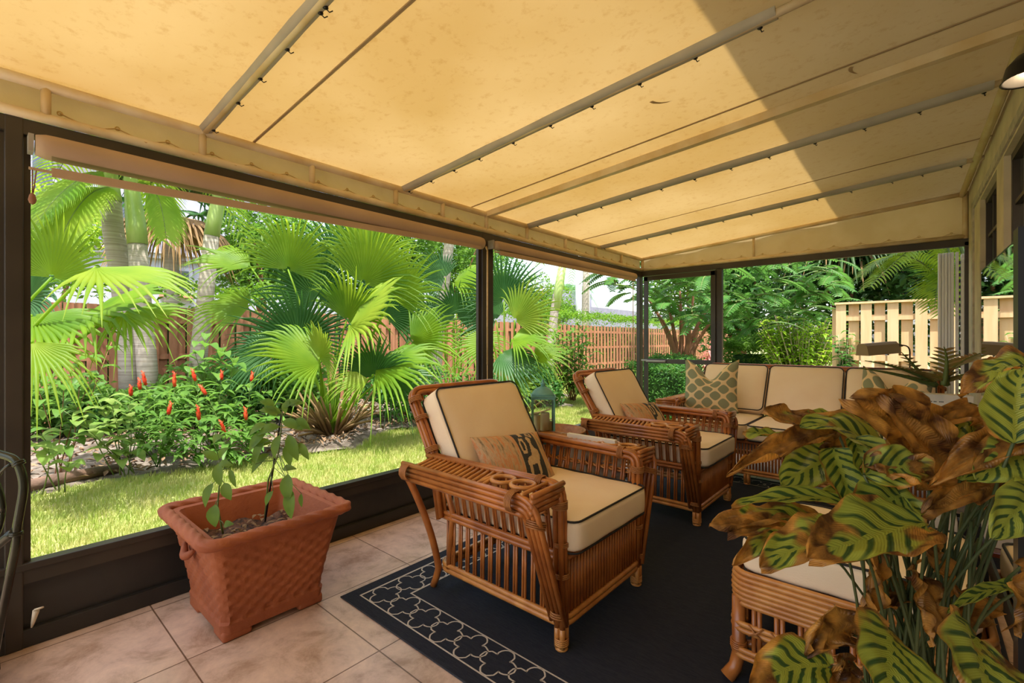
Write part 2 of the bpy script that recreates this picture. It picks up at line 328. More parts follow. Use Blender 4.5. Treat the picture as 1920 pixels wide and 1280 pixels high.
    def build(s, name, mat, parent=None, smooth=True, auto=None):
        me = bpy.data.meshes.new(name); me.from_pydata(s.v, [], s.f)
        if isinstance(mat, (list, tuple)): 
            pass
        o = linkmesh(name, me, mat, parent, smooth)
        if isinstance(mat, (list, tuple)): me.polygons.foreach_set('material_index', s.mi)
        if auto is not None and smooth:
            me.set_sharp_from_angle(angle=math.radians(auto))
        me.validate(); return o
def struct(name, mb, mat, smooth=False, parent=None, auto=None):
    o = mb.build(name, mat, parent, smooth, auto)
    if not parent: o['kind'] = 'structure'
    return o
def npmesh(name, V, F, mat, parent=None, smooth=False):
    """V (n,3) array, F (m,k) int array with k 3 or 4"""
    me = bpy.data.meshes.new(name); n = len(V); m, k = F.shape
    me.vertices.add(n); me.vertices.foreach_set('co', V.astype(np.float32).ravel())
    me.loops.add(m*k); me.loops.foreach_set('vertex_index', F.astype(np.int32).ravel())
    me.polygons.add(m); me.polygons.foreach_set('loop_start', np.arange(0, m*k, k, dtype=np.int32)); me.polygons.foreach_set('loop_total', np.full(m, k, dtype=np.int32))
    me.update(calc_edges=True)
    return linkmesh(name, me, mat, parent, smooth)
def bez(p0, p1, p2, n=8):
    p0, p1, p2 = Vector(p0), Vector(p1), Vector(p2)
    return [p0*(1-t)**2+p1*2*t*(1-t)+p2*t*t for t in [i/n for i in range(n+1)]]
def roundpath(pts, r=.03, n=5):
    """polyline with rounded inner corners"""
    pts = [Vector(p) for p in pts]; out = [pts[0]]
    for i in range(1, len(pts)-1):
        a, b, c = pts[i-1], pts[i], pts[i+1]; ra = min(r, (a-b).length*.45); rb = min(r, (c-b).length*.45)
        out += bez(b+(a-b).normalized()*ra, b, b+(c-b).normalized()*rb, n)
    out.append(pts[-1]); return out
def rrect(x0, y0, x1, y1, r, z, n=5):
    out = []
    for cx, cy, a0 in ((x1-r, y1-r, 0), (x0+r, y1-r, PI/2), (x0+r, y0+r, PI), (x1-r, y0+r, 3*PI/2)):
        for i in range(n+1): a = a0+PI/2*i/n; out.append((cx+r*math.cos(a), cy+r*math.sin(a), z))
    return out
def cushion(name, w, d, h, parent, mat=None, r=.045, puff=.12, M=Matrix(), pipes=True, seed=0):
    """box cushion centred at origin: w along x, d along y, h along z, then transformed by M"""
    bm = bmesh.new(); bmesh.ops.create_cube(bm, size=2); bmesh.ops.subdivide_edges(bm, edges=bm.edges[:], cuts=13, use_grid_fill=True)
    hx, hy, hz = w/2, d/2, h/2; rz = min(r, hz*.8)
    def zsc(x, y): return 1+puff*max(0, (1-(x/hx)**2))*max(0, (1-(y/hy)**2))*1.3
    def side(z): return 1+.012*(1-(z/hz)**2)
    for v in bm.verts:
        p = Vector((v.co.x*hx, v.co.y*hy, v.co.z*hz)); c = Vector((max(-hx+r, min(hx-r, p.x)), max(-hy+r, min(hy-r, p.y)), max(-hz+rz*.45, min(hz-rz*.45, p.z))))
        dd = p-c
        if dd.length > 1e-6:
            q = Vector((dd.x/r, dd.y/r, dd.z/(rz*.45))); m_ = max(abs(q.x), abs(q.y), abs(q.z)); q = q.normalized()*m_ if q.length > 0 else q
            p = c+Vector((q.x*r, q.y*r, q.z*rz*.45))
        k = zsc(p.x, p.y); wr = .0022*math.sin(p.x*31+seed)*math.sin(p.y*27+seed*2)
        p.z = p.z*k+wr; p.x *= side(p.z); p.y *= side(p.z); v.co = p
    me = bpy.data.meshes.new(name); bm.to_mesh(me); bm.free(); me.transform(M)
    o = linkmesh(name, me, mat or M_cush, parent)
    if pipes:
        mb = MB()
        for sz in (1, -1):
            pts = [(x, y, sz*hz*.93*zsc(x, y)) for x, y, _ in rrect(-hx+.004, -hy+.004, hx-.004, hy-.004, r*.9, 0, 4)]
            mb.tube([M @ Vector(p) for p in pts], .0048, 6, closed=True)
        mb.build('piping', M_pipe, o)
    return o
def pillow_grid(w, h, t, nx, ny, notch=0, ear=0):
    """returns verts grid for front and back faces, uvs"""
    V = []; UV = []
    for side in (1, -1):
        for j in range(ny+1):
            for i in range(nx+1):
                u = i/nx*2-1; v = j/ny*2-1
                k = (max(0, 1-abs(u)**2.6)**.55)*(max(0, 1-abs(v)**2.6)**.55)
                x = u*w/2*(1-.07*(1-v*v)); y = v*h/2*(1-.07*(1-u*u))
                if notch:
                    g = math.exp(-(u/.38)**2)*max(0, (v+.35)/1.35)**1.6; y -= notch*g; k *= (1-.35*g)
                    y += ear*(abs(u)**2)*max(0, v)**2
                V.append((x, y, side*t/2*k)); UV.append(((u+1)/2, (v+1)/2))
    return V, UV
def pillow(name, w, h, t, mats, M, nx=24, ny=20, notch=0, ear=0, facefn=None, label=None, cat='pillow', group=None):
    V, UV = pillow_grid(w, h, t, nx, ny, notch, ear); F = []; mi = []; n1 = (nx+1)*(ny+1)
    for j in range(ny):
        for i in range(nx):
            a = j*(nx+1)+i; F.append((a, a+1, a+nx+2, a+nx+1)); mi.append(facefn((i+.5)/nx, (j+.5)/ny) if facefn else 0)
    for j in range(ny):
        for i in range(nx):
            a = n1+j*(nx+1)+i; F.append((a, a+nx+1, a+nx+2, a+1)); mi.append(0)
    me = bpy.data.meshes.new(name); me.from_pydata(V, [], F)
    ul = me.uv_layers.new(name='UVMap')
    for p in me.polygons:
        for li in p.loop_indices: ul.data[li].uv = UV[me.loops[li].vertex_index]
    bm = bmesh.new(); bm.from_mesh(me); bmesh.ops.remove_doubles(bm, verts=bm.verts, dist=1e-5); bm.to_mesh(me); bm.free()
    o = linkmesh(name, me, mats)
    if facefn and len(me.polygons) == len(mi): me.polygons.foreach_set('material_index', mi)
    o.matrix_world = M; return tag(o, label, cat, group)
def frame(o, x, y, z):
    """matrix with columns x,y,z at o"""
    m = Matrix.Identity(4)
    for i, c in enumerate((x, y, z, o)):
        for k in range(3): m[k][i] = c[k]
    return m

# ================================================================== SETTING
YN, YE = -1.0, 5.78                      # near end (pulled in for more light from behind) and far end of patio
def roofz(x): return 2.325+.0774*x
# floor
mb = MB(); mb.box((-.08, YN-1.2, -.12), (3.3, 5.9, 0)); struct('floor', mb, M_tile)
mb = MB(); mb.box((-.08, -9, -.13), (3.4, YN-1.2, -.01)); struct('bounce_slab', mb, M_block0)  # unseen slab added to bounce sunlight in from behind the camera
# outside ground: lawn + bed
def nz2(x, y): return .03*math.sin(x*1.7+y*.9)+.02*math.sin(x*3.1-y*2.3)
def groundpatch(name, x0, x1, y0, y1, nx, ny, z, mat, amp=1):
    xs = np.linspace(x0, x1, nx); ys = np.linspace(y0, y1, ny); X, Y = np.meshgrid(xs, ys)
    Z = z+amp*(.03*np.sin(X*1.7+Y*.9)+.02*np.sin(X*3.1-Y*2.3))
    V = np.stack([X.ravel(), Y.ravel(), Z.ravel()], 1); i = np.arange((ny-1)*(nx-1)); r = i//(nx-1); c = i % (nx-1); a = r*nx+c
    return npmesh(name, V, np.stack([a, a+1, a+nx+1, a+nx], 1), mat, smooth=True)
g = groundpatch('ground_lawn', -7.0, -.09, -9, 45, 40, 120, -.08, M_lawn, .5); g['kind'] = 'structure'
g = groundpatch('ground_behind', -.09, 14, -12, -1.9, 20, 20, -.16, M_lawn, .5); g['kind'] = 'structure'
g = groundpatch('ground_side_yard', -.09, 14, 5.92, 45, 30, 80, -.08, M_lawn, .5); g['kind'] = 'structure'
g = groundpatch('ground_beyond_fence', -60, -7.0, -30, 90, 20, 20, -.10, M_lawn, .3); g['kind'] = 'structure'
def bedx(y): return -2.72-.16*math.sin(y*1.1+.4)-.05*math.sin(y*3.7)-(.55 if 3.2 < y < 5.2 else 0)*math.sin((y-3.2)/2*PI) + (max(0, y-6.2)*-.25 if y > 8 else (.12*(y-5) if y > 5 else 0))
V = []; F = []; NY = 150; NX = 24
for j in range(NY+1):
    y = -6+16.5*j/NY; xe = bedx(min(y, 9.5))-(max(0, y-9.0)**2)*1.6
    xe = max(xe, -6.9)
    for i in range(NX+1):
        f = i/NX; x = xe+(-6.95-xe)*f
        V.append((x, y, -.075+.10*min(1, f*4)*(.6+.4*math.sin(y*2.1))*.6+.02*math.sin(x*9+y*7)+.015*math.sin(x*21-y*17)+.02*min(1,f*20)))
for j in range(NY):
    for i in range(NX):
        a = j*(NX+1)+i; F.append([a, a+NX+1, a+NX+2, a+1])
o = npmesh('planting_bed', np.array(V), np.array(F), M_bed, smooth=True); o['kind'] = 'structure'

# ---- left screen wall
mb = MB(); posts = [(yl(8), yl(44)), (yl(905), yl(925)), (5.70, 5.79)]
for a, b in [(YN, YN+.08)]+posts: mb.box((-.05, a, 0), (.0, b, 2.15), bev=.004)
mb.box((-.055, YN, 2.085), (-.002, YE+.01, 2.15), bev=.004)
mb.box((-.05, YN, .02), (-.01, YE, .07)); mb.box((-.055, YN, .315), (.004, YE, .345), bev=.004); mb.box((-.052, YN, .26), (-.006, YE, .33))
for a, b in posts[:2]:
    mb.box((-.05, a-.028, .3), (-.022, a, 2.1)); mb.box((-.05, b, .3), (-.022, b+.022, 2.1))
wall_left = struct('wall_left', mb, M_dark, auto=30)
mb = MB(); mb.box((-.045, YN, .02), (-.028, YE, .30)); mb.box((-.035, YN, .0), (-.002, YE, .075), bev=.006)
mb.build('kickplate', M_kick, wall_left, False)
# ---- far screen wall with door
XR = 3.07
mb = MB(); mb.box((0, YE-.03, 2.085), (XR+.02, YE+.02, 2.15), bev=.004); mb.box((.93, YE-.03, 0), (1.0, YE+.03, 2.1), bev=.004)
mb.box((3.045, YE-.03, 0), (XR+.02, YE+.03, 2.12)); mb.box((1.0, YE-.02, .0), (3.0, YE+.02, .345)); mb.box((0, YE-.02, 0), (.93, YE+.02, .02))
wall_far = struct('wall_far', mb, M_dark, auto=30)
mb = MB(); a, b = .04, .935
mb.box((a, YE-.055, .03), (a+.055, YE-.03, 2.07), bev=.003); mb.box((b-.055, YE-.055, .03), (b, YE-.03, 2.07), bev=.003)
mb.box((a, YE-.055, 2.02), (b, YE-.03, 2.075)); mb.box((a, YE-.055, .03), (b, YE-.03, .25)); mb.box((a, YE-.056, .96), (b, YE-.03, 1.015), bev=.003)
door = struct('door_1', mb, M_dark, auto=30)
mb = MB(); mb.box((.08, YE-.085, .975), (.34, YE-.06, 1.0), bev=.006); mb.box((.02, YE-.09, .985), (.09, YE-.055, 1.005), bev=.004); mb.build('door_handle', M_greybox, door, True, 30)

# ---- ceiling canvas
mb = MB(); nx, ny = 16, 40; V = []; F = []
yy = [YN+(YE+.02-YN)*j/ny for j in range(ny+1)]
ribs = [yl(383), yl(757), yl(913), yl(990), yl(1126)]
allribs = [-.4]+ribs+[YE]
for y in yy:
    for i in range(nx+1):
        x = -.07+3.21*i/nx; sag = 0
        for r0, r1 in zip([YN]+allribs, allribs):
            if r0 <= y <= r1 and r1-r0 > .05: sag = .028*min(1, (r1-r0))*math.sin(PI*(y-r0)/(r1-r0))*math.sin(PI*i/nx)**.5 if i else 0
        V.append((x, y, roofz(x)+.012-sag*.35))
for j in range(ny):
    for i in range(nx): a = j*(nx+1)+i; F.append((a, a+1, a+nx+2, a+nx+1))
mb.add(V, F); ceiling = struct('ceiling', mb, M_canvas, smooth=True)
tn = 0
def trim(mb, mat, smooth=True, parent=None, auto=None):
    global tn; tn += 1; return struct('trim_%d' % tn, mb, mat, smooth, parent, auto)
def rib(y, w, h, sleeve_to, clips, first=.06):
    mb = MB(); z = roofz
    # soft rounded sleeve section
    sec = [(-w/2, .0), (-w/2+.004, -h*.55), (-w*.25, -h*.95), (w*.2, -h), (w/2, -h*.75), (w/2, -.0)]
    n = 14; V = []; F = []
    for i in range(n+1):
        x = .0+sleeve_to*i/n
        for k, (a, b) in enumerate(sec): V.append((x, y+a+.0015*math.sin(i*2.3), z(x)+b-.004+.0015*math.sin(i*1.7+k)))
    m = len(sec)
    for i in range(n):
        for k in range(m-1): F.append((i*m+k, i*m+k+1, (i+1)*m+k+1, (i+1)*m+k))
    F.append(tuple(range(m))); F.append(tuple(range(n*m+m-1, n*m-1, -1)))
    mb.add(V, F); r = trim(mb, M_sleeve, auto=60)
    mb = MB(); mb.tube([(0, y, z(0)-.018), (3.1, y, z(3.1)-.018)], .017, 10); mb.build('rib_tube', M_tube, r)
    if clips:
        for x in clips:
            mb = MB(); yy_, zz = y+w*.38, z(x)-h*.95
            mb.lathe([(.001, .004), (.009, .002), (.010, -.004), (.005, -.008), (.001, -.009)], (x, yy_, zz), 10)
            mb.tube([(x, yy_, zz-.004), (x+.004, yy_+.012, zz-.014), (x+.008, yy_+.022, zz-.006)], .0022, 5)
            mb.build('screw_clip', M_black, r)
def xr(y, px):   # x along rib at y seen in column px
    d = FWD+RGT*((px-960)/FP); return CX+d.x/d.y*y
rib(ribs[0], .055, .026, 2.9, [xr(ribs[0], p) for p in (391, 437, 478, 528, 590)] + [1.2, 1.55, 1.9, 2.3])
rib(ribs[1], .062, .03, xr(ribs[1], 1456), [xr(ribs[1], p) for p in (762, 803, 846, 893, 957, 1027, 1105, 1195, 1300, 1422)])
rib(ribs[3], .07, .034, xr(ribs[3], 1864), [xr(ribs[3], p) for p in (1005, 1042, 1077, 1124, 1178, 1237, 1300, 1368, 1440, 1527, 1620, 1724, 1846)])
rib(ribs[4], .07, .034, xr(ribs[4], 1812), [xr(ribs[4], p) for p in (1131, 1170, 1211, 1255, 1303, 1354, 1407, 1464, 1531, 1595, 1672, 1729, 1802)])
mb = MB(); y = ribs[2]; mb.obox((0, y, roofz(0)-.02), (3.1, y, roofz(3.1)-.02), .042, .045); trim(mb, M_tube, False)
rib(-.4, .085, .034, 2.9, [])
for px, w in ((476, .012), (884, .008), (1091, .006)):      # flat seams
    y = yl(px); mb = MB(); mb.obox((0, y, roofz(0)+.004), (3.1, y, roofz(3.1)+.004), w, .006); trim(mb, M_seam, False)
# end bar and house side bar
mb = MB(); mb.tube([(0, YE, roofz(0)-.01), (3.08, YE, roofz(3.08)-.01)], .02, 10); trim(mb, M_tube)
mb = MB(); mb.tube([(3.03, YE, roofz(3.03)-.02), (3.13, 0, roofz(3.13)-.02), (3.17, YN, roofz(3.17)-.02)], .022, 10); trim(mb, M_tube)
# left upper & lower tubes with uprights
mb = MB(); mb.tube([(0, YN, 2.305), (0, YE, 2.305)], .022, 12); mb.tube([(0, YN, 2.17), (0, YE, 2.17)], .021, 12)
for px in (86, 380, 585, 742, 830, 912, 988, 1060, 1117, 1165): mb.tube([(0, yl(px), 2.165), (0, yl(px), 2.31)], .017, 10)
for y in (-.6,): mb.tube([(0, y, 2.165), (0, y, 2.31)], .017, 10)
mb.tube([(0, YE-.01, 2.165), (0, YE-.01, 2.31)], .02, 10)
trim(mb, M_tube)
# far lower tube
mb = MB(); mb.tube([(0, YE-.01, 2.17), (3.05, YE-.01, 2.17)], .021, 12); mb.tube([(3.05, YE-.01, 2.15), (3.05, YE-.01, roofz(3.05))], .02, 10)
mb.tube([(1.33, YE+.01, 2.17), (1.33, YE+.01, roofz(1.33))], .014, 8); trim(mb, M_tube)
# valance canvas on the left, with slight folds
def cloth(x_fn, ys, z0f, z1f, nz_, name, mat):
    V = []; F = []
    for y in ys:
        for k in range(nz_+1): f = k/nz_; V.append((x_fn(y, f), y, z0f(y)+(z1f(y)-z0f(y))*f))
    for j in range(len(ys)-1):
        for k in range(nz_): a = j*(nz_+1)+k; F.append((a, a+nz_+1, a+nz_+2, a+1))
    mb = MB(); mb.add(V, F); return struct(name, mb, mat, smooth=True)
ys = [YN+(YE-YN)*i/160 for i in range(161)]
cloth(lambda y, f: -.034-.010*math.sin(f*PI)+.004*math.sin(y*23)*(1-f), ys, lambda y: 2.175+.004*math.sin(y*15), lambda y: 2.325, 5, 'wall_left_valance', M_val)
V = []; F = []; n = 50
for i in range(n+1):
    x = 3.07*i/n
    for k in range(6): f = k/5; V.append((x, YE+.03+.006*math.sin(x*9+f*3)*f*(1-f)*4, 2.18+(roofz(x)+.01-2.18)*f))
for i in range(n):
    for k in range(5): a = i*6+k; F.append((a, a+1, a+7, a+6))
mb = MB(); mb.add(V, F); struct('wall_far_gable', mb, M_val, smooth=True)
# lacing cord + grommets, left and far
def lace(pts_g, pts_l, name_parent):
    mb = MB(); p = []
    for a, b in zip(pts_g, pts_l): p += [a, b]
    mb.tube(roundpath(p, .01, 2), .0026, 5); o = trim(mb, M_rope)
    for g_ in pts_g:
        m2 = MB(); c = Vector(g_); 
        axis = 'x' if name_parent == 'left' else 'y'
        ring = [(c.x, c.y+.008*math.cos(t), c.z+.008*math.sin(t)) if axis == 'x' else (c.x+.008*math.cos(t), c.y, c.z+.008*math.sin(t)) for t in [2*PI*k/10 for k in range(10)]]
        m2.tube(ring, .0028, 5, closed=True); m2.build('grommet', M_brass, o)
gy = []; y = .25
while y < YE-.1: gy.append(y); y += .19
lace([(-.026, y, 2.215) for y in gy], [(.022, y+.095, 2.168) for y in gy], 'left')
gx = []; x = .1
while x < 3.0: gx.append(x); x += .22
lace([(x, YE+.012, 2.215) for x in gx], [(x+.11, YE-.034, 2.168) for x in gx], 'far')
# torn patch stain on the canvas
for (px, py, s, rz_) in ((1238, 187, .055, .6), (1600, 128, .05, 1.3)):
    t = None; d = FWD+RGT*((px-960)/FP)+Vector((0, 0, (HY-py)/FP)); t = (roofz(CX)-CZ-.004)/(d.z-.0774*d.x); c = Vector((CX, CY, CZ))+d*t
    mb = MB(); sh = [(-1, -.1), (-.6, .22), (0, .3), (.6, .16), (1, -.12), (.55, -.02), (.1, .05), (-.4, -.1), (-.75, -.35)]
    mb.add([(c.x+s*(a*math.cos(rz_)-b*math.sin(rz_)), c.y+s*(a*math.sin(rz_)+b*math.cos(rz_)), c.z-.012) for a, b in sh], [tuple(range(9))]); trim(mb, M_seam, False)

# ---- house wall on the right
def hw(y): return XR+(YE-y)*.0175
mb = MB()
def wbox(y0, y1, z0, z1, d0=0, d1=.25, m=mb): 
    V = [(hw(y0)+d0, y0, z0), (hw(y0)+d1, y0, z0), (hw(y1)+d1, y1, z0), (hw(y1)+d0, y1, z0)]; V += [(a, b, z1) for a, b, _ in V]
    m.add(V, [(0,3,2,1),(4,5,6,7),(0,1,5,4),(1,2,6,5),(2,3,7,6),(3,0,4,7)])
wbox(YN-3, 6.0, 0, .88); wbox(YN-3, 6.0, 2.30, 4.15)
wins = [(4.12, 4.95), (2.95, 3.86), (1.9, 2.8), (.2, 1.1)]
edges = [YN-3]+[e for w_ in sorted(wins) for e in w_]+[6.0]
for a, b in zip(edges[0::2], edges[1::2]): wbox(a, b, .88, 2.30)
wall_right = struct('wall_right', mb, M_stucco)
mb = MB(); wbox(YN, 5.4, 2.315, 2.37, -.012, .02, mb); wbox(5.30, 5.40, .9, 2.37, -.012, .02, mb)
struct('trim_caulk', mb, M_caulk); bpy.data.objects['trim_caulk'].name = 'trim_40'
mb = MB(); mb.box((XR-.45, YN-4, 4.15), (XR+4, 8.0, 4.30)); mb.box((XR-.47, YN-4, 4.12), (XR-.44, 8.0, 4.32)); o = struct('roof_eave', mb, M_white)
for k, (a, b) in enumerate(sorted(wins, reverse=True)):
    mb = MB(); fw = .035
    def fb(y0, y1, z0, z1, d0, d1): wbox(y0, y1, z0, z1, d0, d1, mb)
    fb(a, a+fw, .88, 2.30, .03, .10); fb(b-fw, b, .88, 2.30, .03, .10); fb(a, b, .88, .92, .03, .10); fb(a, b, 2.26, 2.30, .03, .10)
    for q in (1/3, 2/3): yq = a+(b-a)*q; fb(yq-.012, yq+.012, .9, 2.28, .04, .07)
    for z in (1.22, 1.62, 2.02): fb(a, b, z-.011, z+.011, .04, .07)
    w_ = struct('window_%d' % (k+1), mb, M_dark)
    mb = MB(); wbox(a+.01, b-.01, .9, 2.29, .06, .066, mb); mb.build('pane', M_glassd, w_, False)

# ================================================================== OUTSIDE STRUCTURE THINGS
def fence(name, p, q, h, n, bw, mat, label, cap=False, alt=.03, rails=(.35, 1.0, 1.6)):
    p = Vector(p); q = Vector(q); d = (q-p).normalized(); L_ = (q-p).length; nrm = Vector((d.y, -d.x, 0))
    if nrm.dot(Vector((CX, CY, 0))-p) < 0: nrm = -nrm
    root = empty(name, p, 0, label, 'fence'); mb = MB()
    for i in range(n):
        c = d*(L_*(i+.5)/n); off = alt if i % 2 == 0 else -alt; c = c+nrm*off
        hh = h-random.uniform(0, .012); w = bw*random.uniform(.96, 1.02)
        mb.obox(c+Vector((0, 0, -.05)), c+Vector((0, 0, hh)), w, .018, up=nrm)
    mb.build('board_panel', mat, root, False)
    mb = MB()
    for z in rails: mb.obox(Vector((0, 0, z)), d*L_+Vector((0, 0, z)), .038, .085)
    mb.build('rail', mat, root, False)
    if cap: mb = MB(); mb.obox(Vector((0, 0, h+.012)), d*L_+Vector((0, 0, h+.012)), .13, .03); mb.build('cap_board', mat, root, False)
    k = 0; s = 0
    while s < L_+.1:
        mb = MB(); c = d*s-nrm*.09; mb.box((c.x-.045, c.y-.045, -.1), (c.x+.045, c.y+.045, h-.06)); mb.build('post', mat, root, False); s += 2.4
    return root
fence('wooden_fence', (-6.85, -3.5, -.02), (-6.85, 34, -.02), 1.84, 290, .118, M_fence, 'long red cedar shadowbox fence running behind the palms on the left')
fence('wooden_fence', (1.73, 9.05, -.02), (6.2, 9.05, -.02), 1.84, 28, .135, M_pine, 'pale new pine shadowbox fence with a flat cap behind the sofa', cap=True, alt=.032, rails=(.42, 1.0, 1.62))

# leaf clouds
def diamonds(C, size, rng, flat=.5, fold=.25, aspect=2.2):
    """C (n,3) centres -> folded diamond leaves"""
    n = len(C); a = rng.uniform(0, 2*PI, n); el = rng.normal(-.15, .5, n)
    d = np.stack([np.cos(a)*np.cos(el), np.sin(a)*np.cos(el), np.sin(el)], 1)
    nr = rng.normal(0, 1, (n, 3)); nr[:, 2] = np.abs(nr[:, 2])+flat; s = np.cross(d, nr); s /= np.linalg.norm(s, axis=1)[:, None]+1e-9
    u = np.cross(s, d); L_ = size*rng.uniform(.6, 1.3, n)[:, None]; w = L_/aspect
    tip = C+d*L_*.5-np.array([0, 0, 1])*L_*.08; base = C-d*L_*.5; mid = C+d*L_*.05
    l = mid+s*w*.5+u*w*fold; r = mid-s*w*.5+u*w*fold
    V = np.stack([base, l, tip, r], 1).reshape(-1, 3); i = np.arange(n)*4
    F = np.concatenate([np.stack([i, i+2, i+1], 1), np.stack([i, i+3, i+2], 1)]); return V, F
def blob_pts(c, r, n, rng, lumps=7, shell=.55):
    """points clustered on several lumps of an ellipsoid crown"""
    c = np.array(c); r = np.array(r); L_ = rng.normal(0, 1, (lumps, 3)); L_ /= np.linalg.norm(L_, axis=1)[:, None]; L_ *= rng.uniform(.25, .75, lumps)[:, None]
    k = rng.integers(0, lumps, n); d = rng.normal(0, 1, (n, 3)); d /= np.linalg.norm(d, axis=1)[:, None]
    rad = rng.uniform(shell, 1, n)[:, None]**.6*.5
    return c+(L_[k]+d*rad)*r
TREE_N = 0
def tree(name, base, crown, r, n, leaf, mat, label, cat='tree', trunk=.09, bark=None, lumps=9, group=None, aspect=2.2, seed=None, branches=5):
    rng = np.random.default_rng(seed or int(abs(base[0]*100+base[1]*10))+5)
    root = empty(name, base, 0, label, cat, group); b = np.array(base)
    C = blob_pts(np.array(crown)-b, r, n, rng, lumps); V, F = diamonds(C, leaf, rng, aspect=aspect)
    V[:, 2] = np.maximum(V[:, 2], .01)
    npmesh('foliage', V, F, mat, root)
    if trunk:
        mb = MB(); top = Vector(crown)-Vector(base); rd = random.Random(int(n))
        for k in range(branches):
            e = top+Vector((rd.uniform(-.6, .6)*r[0], rd.uniform(-.6, .6)*r[1], rd.uniform(-.3, .6)*r[2])); m_ = Vector((top.x*.3+rd.uniform(-.1, .1), top.y*.3+rd.uniform(-.1, .1), top.z*rd.uniform(.35, .5)))
            pts = bez((0, 0, 0), m_, e, 8); mb.tube(pts, [trunk*(1-.085*i) if i < 3 else trunk*.75*(1-.1*i) for i in range(9)], 7)
        mb.build('trunk', bark or M_branch, root)
    return root
def hedge(name, x0, x1, y0, y1, z0, z1, n, leaf, mat, label, cat='hedge'):
    rng = np.random.default_rng(int(n)); root = empty(name, ((x0+x1)/2, (y0+y1)/2, z0), 0, label, cat)
    hx, hy, h = (x1-x0)/2, (y1-y0)/2, z1-z0
    # points on the box surface with bulges
    ax = rng.choice(3, n, p=[.42, .16, .42]); s = rng.choice([-1, 1], n); p = rng.uniform(-1, 1, (n, 3))
    for k in range(2): p[ax == k, k] = s[ax == k]
    p[ax == 2, 2] = 1; C = p*np.array([hx, hy, h/2])+np.array([0, 0, h/2]); C += rng.normal(0, leaf*.7, (n, 3)); C[:, 2] += .06*np.sin(C[:, 1]*2.3)+.04*np.sin(C[:, 1]*5.1+C[:, 0]*4)
    V, F = diamonds(C, leaf, rng); npmesh('foliage', V, F, mat, root)
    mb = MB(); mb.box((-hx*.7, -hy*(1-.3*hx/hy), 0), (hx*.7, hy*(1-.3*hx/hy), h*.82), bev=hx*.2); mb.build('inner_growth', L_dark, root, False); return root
hedge('hedge', -8.4, -7.35, -2, 32, -.1, 2.28, 26000, .11, L_hedge, 'long clipped bright green hedge rising above the cedar fence')
hedge('clipped_bush', P(1222, 700, 8.3).x-.2, P(1222, 700, 8.3).x+.75, 7.3, 8.3, -.08, .86, 9000, .055, L_fern, 'dark green clipped bush seen low through the screen door', 'bush')
hb = P(1408, 638, 9.6)
hedge('clipped_bush', hb.x-.45, hb.x+.45, hb.y-.4, hb.y+.5, -.08, 1.2, 7000, .07, L_tree, 'rounded mid green bush left of the lime shrub near the pine fence', 'bush')
# back trees beyond the left fence
for (x, y, z, rx, ry, rz, n, lab, m_) in [
    (-10.2, 5.2, 3.6, 1.5, 1.7, 1.9, 7000, 'leafy green tree beyond the fence just right of the white house', L_tree),
    (-9.6, 8.2, 4.3, 1.6, 2.2, 2.2, 9000, 'broad leafy tree behind the big fan palm', L_tree),
    (-10.5, 11.8, 4.6, 1.6, 2.3, 2.3, 8000, 'tall leafy tree between the fan palm and the middle post', L_tree),
    (-12.5, 15.5, 5.0, 2., 2.6, 2.6, 7000, 'dark leafed tree far behind the middle post', L_fern),
    (-11.0, 1.0, 3.6, 1.0, 1.1, 1.1, 3000, 'small light green tree in front of the white house', L_lime),
    ]:
    tree('leafy_tree', (x, y, -.1), (x, y, z), (rx, ry, rz), n, .16, m_, lab, trunk=.12, group=None, lumps=16)
tree('leafy_tree', (-9.0, 15.3, -.1), (-9.0, 15.5, 2.8), (1.0, 1.5, 1.3), 3500, .12, L_hedge, 'low rounded tree at the left edge of the sky gap', trunk=.08)
tree('leafy_tree', (-11.3, 20.0, -.1), (-11.3, 20.0, 2.4), (1.0, 1.8, .8), 2500, .13, L_tree, 'round yellow green shrub tree in front of the grey building', trunk=.08)
# dark belt behind the pine fence
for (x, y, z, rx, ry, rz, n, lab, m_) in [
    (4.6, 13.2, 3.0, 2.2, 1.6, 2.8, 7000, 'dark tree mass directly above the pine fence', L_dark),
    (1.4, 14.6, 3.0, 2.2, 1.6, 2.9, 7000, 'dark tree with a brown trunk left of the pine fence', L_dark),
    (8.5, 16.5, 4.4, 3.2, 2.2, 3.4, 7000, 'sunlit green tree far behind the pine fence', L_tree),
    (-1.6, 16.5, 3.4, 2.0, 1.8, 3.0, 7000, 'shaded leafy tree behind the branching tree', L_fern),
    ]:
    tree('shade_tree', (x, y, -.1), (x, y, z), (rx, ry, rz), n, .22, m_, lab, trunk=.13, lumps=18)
# white house
hx = -17.0
house = empty('house', (hx, 0, 0), 0, 'white two storey house with dark windows beyond the left fence', 'house')
mb = MB(); mb.box((-8, -14, -.2), (0, 7.1, 8.5)); mb.box((-8, 7.1, -.2), (-1.0, 8.4, 8.5)); mb.box((-7, 7.1, -.2), (.6, 13.5, 3.6)); mb.build('wall', M_housew, house, False)
mb = MB(); mb.box((-.1, -14, 4.05), (.22, 7.25, 4.2)); mb.box((-.1, -14, 4.2), (.32, 7.35, 4.32)); mb.build('cornice', M_housew, house, False)
def hwin(px0, px1, z0, z1):
    y0, y1 = yl(px0, hx), yl(px1, hx); mb = MB(); mb.box((.0, y0-.12, z0-.12), (.1, y1+.12, z1+.12)); f = mb.build('window', M_housew, house, False)
    mb = MB(); mb.box((.05, y0, z0), (.13, y1, z1)); mb.build('pane', M_glassd, f, False)
hwin(180, 240, 4.55, 5.9); hwin(318, 352, 3.0, 3.7); hwin(60, 96, 5.2, 6.9)
mb = MB(); mb.box((0, yl(318, hx)-.3, 2.75), (.3, yl(360, hx), 2.86)); mb.build('sill', M_tile_roof, house, False)
